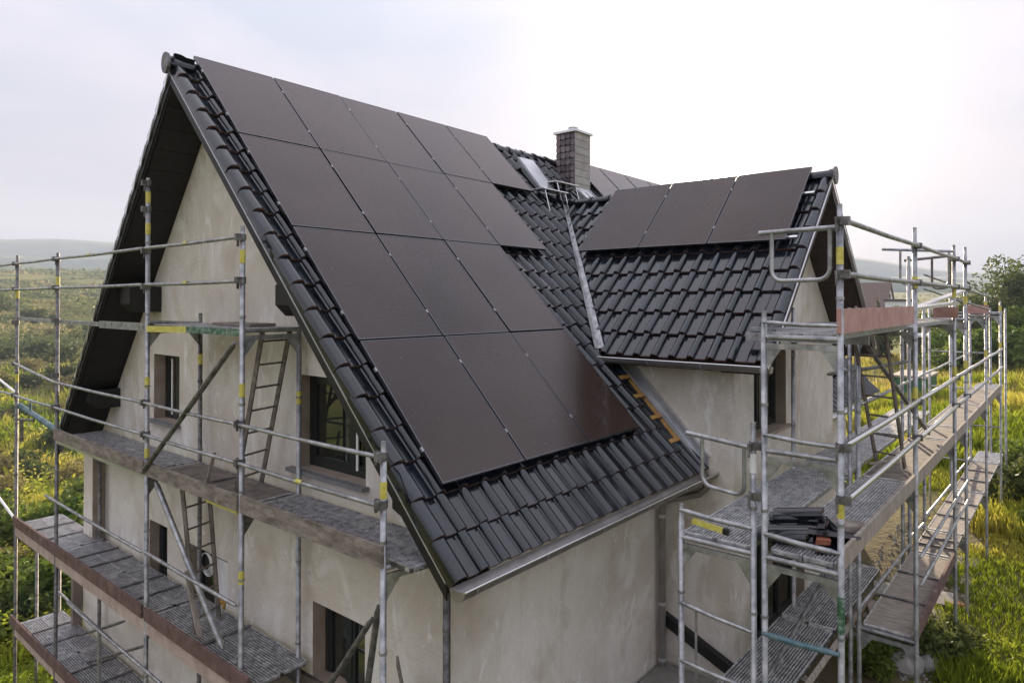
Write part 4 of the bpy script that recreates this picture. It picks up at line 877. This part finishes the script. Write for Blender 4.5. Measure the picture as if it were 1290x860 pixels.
def chunk(name, label, cat, c, sz, rz, m, tilt=0):
    b = MB(); x, y, z = sz; b.prism([(-x / 2, -y / 2, 0), (x / 2, -y * .45, 0), (x * .46, y / 2, 0), (-x * .4, y * .48, 0)], (0.01, 0, z))
    o = tag(link(name, b.mesh(name, m)), label, cat); o.matrix_basis = Matrix.Translation(c) @ Matrix.Rotation(rz, 4, 'Z') @ Matrix.Rotation(tilt, 4, 'X'); return o
chunk('broken_tile', 'black broken tile piece lying at the outer toe board', 'roof tile', (7.38, 2.1, 6.14), (.22, .28, .03), .5, M_TILE, .2)
chunk('broken_tile', 'black broken tile piece leaning behind the orange brick piece', 'roof tile', (7.28, 2.3, 6.15), (.2, .3, .025), 1.2, M_TILE, .35)
chunk('brick_piece', 'orange broken clay piece on the dark tile scraps', 'brick', (7.36, 2.06, 6.19), (.12, .09, .045), .4, M_CLAY, .1)
b = MB(); n = 16; b.add([(0, 0, .02)] + [(.17 * math.cos(6.283 * k / n), .12 * math.sin(6.283 * k / n), .05) for k in range(n)] + [(.13 * math.cos(6.283 * k / n), .09 * math.sin(6.283 * k / n), -.01) for k in range(n)], [(0, 1 + k, 1 + (k + 1) % n) for k in range(n)] + [(1 + k, 17 + k, 17 + (k + 1) % n, 1 + (k + 1) % n) for k in range(n)] + [tuple(range(17, 33))], True)
o = tag(link('bowl', b.mesh('bowl', M_WOODG)), 'shallow pale mortar bowl on the outer deck behind the tiles', 'bowl'); o.location = (7.38, 2.75, 6.14)
b = MB(); b.bar((6.3, 1.73, 6.25), (6.62, 1.73, 6.22), .04, .045); o = tag(link('spirit_level', b.mesh('spirit_level', M_YEL)), 'yellow spirit level resting on the end frame of the inner walkway', 'spirit level')
b = MB(); b.bar((6.60, 1.73, 6.222), (6.65, 1.73, 6.216), .044, .05); part('end_cap', b, M_BLACK, o)
b = MB(); b.box(-.06, .34, YW + .03, YW + .05, 4.1, 4.84); o = tag(link('white_panel', b.mesh('white_panel', M_WHITE)), 'white insulation panel standing in the small lower gable window', 'panel')
b = MB(); b.bar((.10, YW + .02, 4.36), (.18, YW + .02, 4.30), .012, .08); b.bar((.05, YW + .02, 4.26), (.12, YW + .02, 4.27), .012, .05); b.bar((.2, YW + .02, 4.22), (.24, YW + .02, 4.34), .012, .04); part('orange_stain', b, M_ORANGE, o)
b = MB()
for k in range(5): r = .13 + .012 * k; b.tube([(-.2 + r * math.cos(t) + .03 * k, YW - .03 - .008 * k, 4.76 + .85 * r * math.sin(t)) for t in [6.283 * i / 22 for i in range(23)]], .006, 5)
b.tube([(-.1, YW - .03, 4.9), (.1, YW - .04, 4.95), (.2, YW - .03, 4.7), (.24, YW - .03, 4.5)], .006, 5)
tag(link('cable_coil', b.mesh('cable_coil', M_WHITE)), 'coiled white and black cable hanging at the lower gable window', 'cable')
# planks and rubble beside the side scaffold
def plank_on(name, label, x0, y0, x1, y1, wd, m, z=.03, cat='plank'):
    b = MB(); p = Vector((x0, y0, gz(x0, y0) + z)); q_ = Vector((x1, y1, gz(x1, y1) + z)); b.bar(p, q_, wd, .03); return tag(link(name, b.mesh(name, m)), label, cat)
for i, (x0, y0, x1, y1, wd, lb) in enumerate(((6.2, 8.6, 7.3, 9.0, .5, 'broad weathered board on the ground nearest the green shrub'), (6.1, 9.5, 7.4, 9.8, .6, 'wet grey sheet of board on the ground in the middle of the row'), (6.3, 10.7, 7.5, 10.9, .45, 'weathered board on the ground behind the grey sheet'), (6.5, 11.9, 7.5, 12.0, .5, 'farthest weathered board on the ground under the side scaffold'))):
    plank_on('board', lb, x0, y0, x1, y1, wd, M_WOODG if i != 1 else M_CONC)
plank_on('brick_piece', 'reddish brick lump at the corner of the grey sheet', 7.35, 9.5, 7.5, 9.65, .12, M_CLAY, .06, 'brick')
for i, (x, y, s, lb) in enumerate(((7.1, 6.9, .3, 'pale boulder below the green shrub'), (7.35, 7.1, .22, 'smaller grey stone right of the pale boulder'), (6.8, 7.2, .2, 'rounded stone left of the pale boulder'), (4.9, 4.0, .14, 'grey stone in the corner by the downspout'))):
    me = bpy.data.meshes.new('stone'); bm = bmesh.new(); bmesh.ops.create_icosphere(bm, subdivisions=2, radius=1)
    for v in bm.verts: v.co *= 1 + .22 * noise.noise(v.co * 1.7 + Vector((i, 0, 0))); v.co.z *= .6
    bm.to_mesh(me); bm.free(); me.materials.append(M_CONC); o = tag(link('stone', me), lb, 'stone'); o.location = (x, y, gz(x, y) + s * .2); o.scale = (s, s, s)
for i, (x0, y0, x1, y1, m, lb) in enumerate(((4.9, 3.9, 5.9, 3.5, M_BOARD, 'dark wet board in the corner below the downspout'), (5.1, 3.4, 5.9, 3.1, M_BOARDR, 'reddish board in front of the dark wet board'), (5.3, 3.9, 5.8, 3.2, M_WOODG, 'pale lath lying across the corner boards'))):
    plank_on('board', lb, x0, y0, x1, y1, .2 if i < 2 else .05, m, .06 + .03 * i)
b = MB(); b.box(4.62, 6.1, -.4, 4.2, 2.2, 3.36); link('terrace', b.mesh('terrace', M_CONC), kind='structure')

# ------------------------------------------------------------------ buildings in the distance
def building(label, cat, c, parts_):
    o = thing('house' if cat == 'house' else 'shed', label, cat, c)
    return o
hs = thing('house', 'small white house with a steep red brown roof beyond the trees on the right', 'house', (-30.5, 176, 0))
cx, cy = -30.5, 176
b = MB(); b.box(cx - 9, cx + 2.6, cy - 3, cy + 6, -1, 7); b.prism([(cx + 2.6, cy - 3, 7), (cx + 2.6, cy + 1.5, 12.2), (cx + 2.6, cy + 6, 7)], (-11.6, 0, 0)); part('wall', b, M_WHITE, hs)
b = MB(); b.prism([(cx + 3, cy - 3.5, 6.6), (cx + 3, cy + 1.5, 12.6), (cx + 3, cy + 1.5, 12.9), (cx + 3, cy - 3.9, 6.6)], (-12.4, 0, 0)); b.prism([(cx + 3, cy + 1.5, 12.9), (cx + 3, cy + 1.5, 12.6), (cx + 3, cy + 6.5, 6.6), (cx + 3, cy + 6.9, 6.6)], (-12.4, 0, 0)); part('roof', b, M_BRICKR, hs)
for (x, z) in ((-5, 3), (-2, 3), (0.5, 3)): b = MB(); b.box(cx + x, cx + x + 1.2, cy - 3.04, cy - 2.98, z, z + 1.6); part('window', b, M_DARK, hs)
b = MB(); b.box(cx + 2.55, cx + 2.65, cy + .8, cy + 2.2, 8, 10); part('window', b, M_DARK, hs)
h2 = thing('flat_building', 'low white flat roofed building right of the small white house', 'building', (-24, 170, 0))
b = MB(); b.box(-27, -21.5, 168, 175, -1, 8.2); part('wall', b, M_WHITE, h2); b = MB(); b.box(-27.3, -21.2, 167.7, 175.3, 8.2, 8.7); part('roof', b, M_SHED, h2)
for x in (-26, -24.2, -22.9): b = MB(); b.box(x, x + .9, 167.93, 168.02, 4.5, 6.5); part('window', b, M_DARK, h2)
h3 = thing('open_shed', 'dark open shed with a pale flat roof across the field', 'shed', (-2.7, 79, 3))
g0 = gz(-2.7, 79)
b = MB(); b.box(-6.2, -2.6, 78, 82, g0 - .3, g0 + 3.0); part('wall', b, M_SHED, h3); b = MB(); b.box(-2.6, .8, 81.5, 82, g0 - .3, g0 + 3.0); b.box(.5, .9, 78, 81.5, g0 - .3, g0 + 3.0); part('back_wall', b, M_SHED, h3)
b = MB(); b.box(-6.5, 3.4, 77.5, 82.5, g0 + 3.0, g0 + 3.25); part('roof', b, M_WHITE, h3)
for x in (-2.2, 3.1): b = MB(); b.box(x, x + .2, 77.8, 78, g0 - .3, g0 + 3.0); part('pillar', b, M_CONC, h3)
h4 = thing('container', 'green metal container with a mossy lid standing in the field', 'container', (.8, 41, 3))
g0 = gz(.8, 41)
b = MB(); b.box(.3, 2.1, 40, 43.5, g0, g0 + 1.8); part('body', b, M_GDOOR, h4); b = MB(); b.box(.2, 2.2, 39.9, 43.6, g0 + 1.8, g0 + 1.92); part('lid', b, M_WOODG, h4)
for k in range(5): b = MB(); b.box(.35 + k * .4, .43 + k * .4, 39.93, 40.0, g0 + .05, g0 + 1.75); part('rib', b, M_GDOOR, h4)
fn = thing('fence', 'pale wire mesh fence across the field in front of the dark shed', 'fence', (-6, 58, 3)); g0 = gz(-5, 56)
for k in range(9):
    x = -8.5 + k * 1.4; b = MB(); b.box(x - .04, x + .04, 55.96, 56.04, g0 - .2, g0 + 1.9); part('fence_post', b, M_STEEL, fn)
    if k < 8:
        b = MB()
        for j in range(9): b.box(x + .06 + j * .15, x + .085 + j * .15, 55.99, 56.01, g0 + .1, g0 + 1.8)
        for j in range(6): b.box(x + .05, x + 1.35, 55.985, 56.0, g0 + .1 + .32 * j, g0 + .14 + .32 * j)
        part('mesh_panel', b, M_STEEL, fn)

# ------------------------------------------------------------------ vegetation
def leaves_mesh(name, centers, radii, n, size, m, flat=.8, seed=0, squash=.85):
    r = np.random.default_rng(seed); centers = np.array(centers); radii = np.array(radii)
    pk = r.choice(len(centers), n, p=radii ** 2 / (radii ** 2).sum()); d = r.normal(size=(n, 3)); d /= np.linalg.norm(d, axis=1)[:, None]
    rad = radii[pk] * (.45 + .6 * r.random(n) ** .6); P = centers[pk] + d * rad[:, None] * np.array([1, 1, squash])
    a = r.normal(size=(n, 3)); a /= np.linalg.norm(a, axis=1)[:, None]; bb = np.cross(a, r.normal(size=(n, 3))); bb /= np.linalg.norm(bb, axis=1)[:, None]
    s = size * (.6 + .8 * r.random(n))[:, None]
    V = np.stack([P - a * s, P + bb * s * .42, P + a * s, P - bb * s * .42], 1).reshape(-1, 3); F = np.arange(4 * n).reshape(n, 4)
    me = bpy.data.meshes.new(name); me.from_pydata(V.tolist(), [], F.tolist()); me.materials.append(m); return me
def tree_proto(seed, h, w_, m, n=5200, size=.2, conifer=False):
    r = random.Random(seed); b = MB(); cs, rs = [], []
    b.tube([(0, 0, -.5), (.05, 0, h * .3), (-.05, .06, h * .6), (0, 0, h * .9)], [h * .028, h * .022, h * .014, h * .004], 8)
    for k in range(16 if not conifer else 22):
        if conifer:
            t = k / 22; a = r.random() * 6.28; z = h * (.12 + .85 * t); l = w_ * (1 - t) * .75 + .1; e = (l * math.cos(a), l * math.sin(a), z - .15 * l)
            b.tube([(0, 0, z), e], [.04, .012], 5); cs += [e, (e[0] * .5, e[1] * .5, z)]; rs += [.22 * w_ * (1.1 - t), .25 * w_ * (1.1 - t)]
        else:
            a = r.random() * 6.28; z0 = h * r.uniform(.25, .7); l = w_ * r.uniform(.35, 1) * (1 - abs(z0 / h - .45)); e = Vector((l * math.cos(a), l * math.sin(a), min(h * .97, z0 + h * r.uniform(.08, .35))))
            mid = Vector((e.x * .5, e.y * .5, (z0 + e.z) / 2 + .1)); b.tube([(0, 0, z0), mid, e], [h * .012, h * .008, h * .003], 6)
            cs += [tuple(e), tuple(mid)]; rs += [w_ * r.uniform(.2, .38), w_ * r.uniform(.2, .35)]
    return b.mesh('trunk', M_BARK), leaves_mesh('crown', cs, rs, n, size, m, seed=seed)
TP_ = [tree_proto(1, 8.5, 4.2, M_LEAF), tree_proto(2, 7.5, 4.6, M_LEAF), tree_proto(3, 8, 3.6, M_LEAF2, 4800), tree_proto(4, 9.5, 2.2, M_LEAF, 3600, .16, True), tree_proto(5, 9.5, 4.4, M_LEAF, 2600, .22)]
def tree(x, y, k, s, label, group='trees along the field edge', rz=0.):
    o = thing('tree', label, 'tree', (x, y, gz(x, y) - .2), rz, group); link('trunk', TP_[k][0], o); link('crown', TP_[k][1], o); o.scale = (s, s, s * random.uniform(.92, 1.05)); return o
tree(-9.5, 81.0, 3, .95, 'dark pointed conifer right of the small white house', rz=.3); tree(-6.5, 84.0, 0, .8, 'dense dark tree behind the pointed conifer', rz=1)
tree(-11.5, 87.0, 1, .8, 'dark rounded tree just right of the white flat building', rz=1.4)
tree(-.6, 81.0, 1, .75, 'light green tree above the pale shed roof', rz=2); tree(2.0, 75.0, 0, 0.81, 'broad dark tree behind the far scaffold posts', rz=3)
tree(3.9, 73.0, 4, .98, 'tall loose crowned tree with bare upper twigs', rz=.7); tree(5.6, 69.0, 1, 0.88, 'dark full tree at the right edge of the view', rz=4); tree(4.9, 61.0, 2, .62, 'yellow green tree low in front of the dark full tree', rz=2.4)
tree(7.4, 69.0, 4, .86, 'tall airy tree rising at the right border', rz=5); tree(9.5, 67.0, 0, 1.0, 'dense tree beyond the right border', rz=1.9)
tree(3.0, 86, 2, .9, 'pale green tree seen between the two scaffold towers', rz=1.1); tree(-4.0, 95, 1, .9, 'far dark tree above the field behind the shed', rz=.2)
BP = [leaves_mesh('foliage', [(0, 0, .5), (.5, .2, .35), (-.5, .1, .4), (.1, -.5, .35), (.2, .4, .7), (-.25, -.2, .75)], [.5, .4, .42, .4, .35, .32], nn, sz, mm, seed=sd_) for nn, sz, mm, sd_ in ((1500, .085, M_LEAF2, 11), (1500, .085, M_LEAF, 12), (1300, .07, M_LEAF3, 13), (1500, .08, M_LEAF2, 14))]
twig = MB()
for k in range(7): a = k * .9; twig.tube([(0, 0, -.15), (.25 * math.cos(a), .25 * math.sin(a), .35), (.5 * math.cos(a), .5 * math.sin(a), .7)], [.02, .012, .004], 5)
TWM = twig.mesh('stems', M_BARK)
def bush(x, y, k, s, label, group, sz=1.):
    o = thing('bush', label, 'bush', (x, y, gz(x, y) - .05), random.random() * 6, group); o.scale = (s, s, s * sz); link('foliage', BP[k], o); link('stems', TWM, o); return o
tree(.6, 69.0, 1, 0.88, 'broad dark tree left of the loose crowned tree', rz=5.5); tree(6.6, 76.0, 0, 1.01, 'big rounded tree behind the full tree at the right edge', rz=.9); tree(4.6, 83.0, 2, 1.05, 'lighter tree farther back behind the loose crowned tree', rz=3.3); tree(8.4, 71.0, 1, 0.97, 'dark tree half hidden by the airy one at the right border', rz=2.2)
bush(7.25, 7.35, 1, .62, 'dark green shrub at the foot of the side scaffold', 'shrubs near the scaffold'); bush(7.6, 7.9, 1, .5, 'smaller dark shrub right of the leafy scaffold shrub', 'shrubs near the scaffold')
bush(6.9, 7.9, 0, .45, 'yellow green weed clump left of the dark shrub', 'shrubs near the scaffold'); bush(6.75, 6.6, 0, .5, 'bright weed clump under the lowest deck of the side scaffold', 'shrubs near the scaffold')
hedge = [(8.3, 17, 1, 1.45), (9.1, 18.6, 1, 1.6), (8.1, 20.2, 0, 1.3), (9.7, 16.2, 1, 1.4), (8.6, 14.9, 0, .8)]
hl = ['large dark bush in the middle of the group beyond the side scaffold', 'tallest dark bush at the back of the group beyond the side scaffold', 'brighter bush farthest back in the group beyond the side scaffold', 'dark bush at the right border beyond the side scaffold', 'low bright bush closest to the far posts of the side scaffold']
for i, (x, y, k, s) in enumerate(hedge): bush(x, y, k, s, hl[i], 'bushes beyond the side scaffold')
for i in range(16):
    x = -1 + i * .72 + random.uniform(-.3, .3); y = 58 + random.uniform(-2, 7)
    bush(x + 1.5, y, random.choice((0, 3, 3, 0)), random.uniform(2.2, 3.4), ('leftmost', 'second', 'third', 'fourth', 'fifth', 'sixth', 'seventh', 'eighth', 'ninth', 'tenth', 'eleventh', 'twelfth', 'thirteenth', 'fourteenth', 'fifteenth', 'sixteenth')[i] + ' bright bush from the left in the hedge below the right hand trees', 'hedge below the trees', 1.1)
# valley side: single shrubs dotted over the meadow
cnt = 0
for i in range(400):
    d_ = 18 * (14 ** rng.random()); a = math.radians(rng.uniform(58, 93)) ; x = 9.13 - math.sin(a) * d_ * 1.05; y = -3.94 + math.cos(a) * d_
    if x > -9: continue
    dens = math.sin(x * .11) + math.cos(y * .17 + x * .05)
    if dens < -.4 and d_ < 120: continue
    k = 1 if rng.random() < .35 else (2 if rng.random() < .5 else 0)
    if d_ > 60: k = 1 if rng.random() < .6 else 2
    cnt += 1
    if cnt > 240: break
    bush(x, y, k, rng.uniform(.6, 1.5) * (1 + d_ / 90), 'shrub scattered over the meadow left of the house', 'shrubs dotted over the valley meadow', rng.uniform(.7, 1.1))
def scatter_blades(name, pts, hgt, wd, m, seed, per=3, lean=.35, tufts=1.):
    r = np.random.default_rng(seed); pts = np.repeat(pts, per, 0); n = len(pts); ang = r.random(n) * 6.283; h = hgt * (.5 + .9 * r.random(n)) * (tufts if np.isscalar(tufts) else np.repeat(tufts, per))
    sc = h / hgt; dx, dy = np.cos(ang), np.sin(ang); off = (r.random((n, 2)) - .5) * .3 * hgt * (1 + 0 * sc[:, None]); ln = lean * h * r.random(n)
    px, py = pts[:, 0] + off[:, 0] * sc, pts[:, 1] + off[:, 1] * sc; pz = zt(px, py) - .02; w2 = wd * sc
    a2 = r.random(n) * 6.283
    V = np.stack([np.stack([px - dx * w2, py - dy * w2, pz], 1), np.stack([px + dx * w2, py + dy * w2, pz], 1), np.stack([px + np.cos(a2) * ln * .5 + dx * w2 * .7, py + np.sin(a2) * ln * .5 + dy * w2 * .7, pz + h * .6], 1), np.stack([px + np.cos(a2) * ln * 1.4, py + np.sin(a2) * ln * 1.4, pz + h], 1)], 1).reshape(-1, 3)
    me = bpy.data.meshes.new(name); me.from_pydata(V.tolist(), [], np.arange(4 * n).reshape(n, 4).tolist()); me.materials.append(m); link(name, me, kind='stuff')
def pts_sector(n, a0, a1, r0, r1, seed, keep):
    r = np.random.default_rng(seed); a = np.radians(r.uniform(a0, a1, n)); d_ = r0 * (r1 / r0) ** (r.random(n)); x = CAM.x + np.sin(a) * d_; y = CAM.y + np.cos(a) * d_
    k = keep(x, y); return np.stack([x[k], y[k]], 1), d_[k]
# azimuth measured from +y towards +x; frame spans about -78 .. -4 degrees
p, d_ = pts_sector(70000, -24, 4, 8, 55, 5, lambda x, y: (x > 7.5 + .6 * fbm(x, y, .9, 7)) | (y > 17 + fbm(x, y, .5, 3)))
scatter_blades('tall_grass', p, .22, .010, M_GRASS, 6, 3, tufts=np.clip(d_ / 14, .8, 2.6) * (.6 + .8 * (fbm(p[:, 0], p[:, 1], .35, 2) > .1)))
p, d_ = pts_sector(90000, -98, -58, 14, 140, 8, lambda x, y: (x < -6.5))
scatter_blades('meadow_plants', p, .20, .014, M_GRASSL, 9, 2, tufts=np.clip(d_ / 16, .9, 4.5) * (.6 + .8 * (fbm(p[:, 0], p[:, 1], .2, 4) > 0)))

def weeds(name, p, d_, sz, m, seed, hh, far=None):
    r = np.random.default_rng(seed); n = len(p); sc = np.clip(d_ / 18, .8, 6)[:, None] * (.6 + .8 * r.random((n, 1)))
    lump = np.clip(.5 + .6 * fbm(p[:, 0], p[:, 1], 1.1, 5) + .5 * fbm(p[:, 0], p[:, 1], .3, 9), 0.05, 1.8)
    sc = sc if far is None else (d_ * far / sz)[:, None] * (.5 + r.random((n, 1)))
    P = np.stack([p[:, 0], p[:, 1], zt(p[:, 0], p[:, 1]) + hh * lump * r.random(n) * np.clip(d_ / 25, 1, 3)], 1)
    a = r.normal(size=(n, 3)) * [1, 1, .6]; a /= np.linalg.norm(a, axis=1)[:, None]; bb = np.cross(a, r.normal(size=(n, 3))); bb /= np.linalg.norm(bb, axis=1)[:, None]
    V = np.stack([P - a * sz * sc, P + bb * sz * .5 * sc, P + a * sz * sc, P - bb * sz * .5 * sc], 1).reshape(-1, 3)
    me = bpy.data.meshes.new(name); me.from_pydata(V.tolist(), [], np.arange(4 * n).reshape(n, 4).tolist()); me.materials.append(m); link(name, me, kind='stuff')
p, d_ = pts_sector(150000, -98, -58, 13, 90, 18, lambda x, y: (x < -6.3)); weeds('weeds', p, d_, .055, M_GRASSL, 19, .55)
p, d_ = pts_sector(60000, -98, -58, 70, 720, 48, lambda x, y: (fbm(x, y, .045, 6) + .7 * fbm(x, y, .011, 8) > -.1)); weeds('scrub', p, d_, .5, M_SCRUB, 49, .5, .0026)
p, d_ = pts_sector(16000, -34, 4, 45, 700, 58, lambda x, y: (fbm(x, y, .045, 6) > .1)); weeds('scrub', p, d_, .5, M_SCRUB, 59, .4, .002)
p, d_ = pts_sector(60000, -24, 4, 8, 50, 28, lambda x, y: ((x > 7.3 + .6 * fbm(x, y, .9, 7)) | (y > 17 + fbm(x, y, .5, 3))) & (fbm(x, y, .5, 12) > -.3)); weeds('weeds', p, d_, .04, M_GRASS, 29, .22)
p, d_ = pts_sector(9000, -24, 4, 8, 30, 38, lambda x, y: (x > 6.1) & (x < 8) & (y < 18) & (fbm(x, y, 1.3, 2) > .2)); weeds('weeds', p, d_, .04, M_GRASS, 39, .15)
p, d_ = pts_sector(60000, -36, 5, 24, 95, 68, lambda x, y: (y > 16) & ((fbm(x, y, .12, 3) > -.5) | (y > 30))); scatter_blades('field_grass', p, .22, .016, M_FIELD, 69, 2, tufts=np.clip(d_ / 20, 1, 4))
def rubble(n_, x0, x1, y0, y1, seed):
    r = np.random.default_rng(seed); x = r.uniform(x0, x1, n_); y = r.uniform(y0, y1, n_); k = fbm(x, y, .8, 4) > -.2; x, y = x[k], y[k]; n = len(x); z = zt(x, y); sz = .02 + .05 * r.random(n) ** 3; V = []; F = []
    base = np.array([(1, 0, -.3), (-.5, .87, -.3), (-.5, -.87, -.3), (.1, .1, .8), (.7, .6, .2)])
    for i in range(n):
        a = r.random() * 6.28; q_ = base * sz[i] * (.7 + .6 * r.random((5, 3))); c_, s_ = math.cos(a), math.sin(a)
        V += [(x[i] + v[0] * c_ - v[1] * s_, y[i] + v[0] * s_ + v[1] * c_, z[i] + v[2]) for v in q_]; b0 = 5 * i; F += [(b0, b0 + 4, b0 + 3), (b0 + 4, b0 + 1, b0 + 3), (b0 + 1, b0 + 2, b0 + 3), (b0 + 2, b0, b0 + 3), (b0, b0 + 1, b0 + 4), (b0, b0 + 2, b0 + 1)]
    me = bpy.data.meshes.new('rubble'); me.from_pydata(V, [], F); me.materials.append(M_CONC); link('rubble', me, kind='stuff')
rubble(3500, 5.7, 8.2, 2, 15, 71)
# ------------------------------------------------------------------ haze
hz = bpy.data.materials.new('haze'); hz.use_nodes = True; nt = hz.node_tree; nt.nodes.clear()
mo = nt.nodes.new('ShaderNodeOutputMaterial'); pv = nt.nodes.new('ShaderNodeVolumePrincipled'); pv.inputs['Density'].default_value = .00042; pv.inputs['Color'].default_value = (.68, .78, .95, 1); pv.inputs['Anisotropy'].default_value = 0.0
nt.links.new(pv.outputs[0], mo.inputs['Volume'])
b = MB(); b.box(-2450, 2450, -2450, 2450, -60, 240); link('haze', b.mesh('haze', hz), kind='stuff')
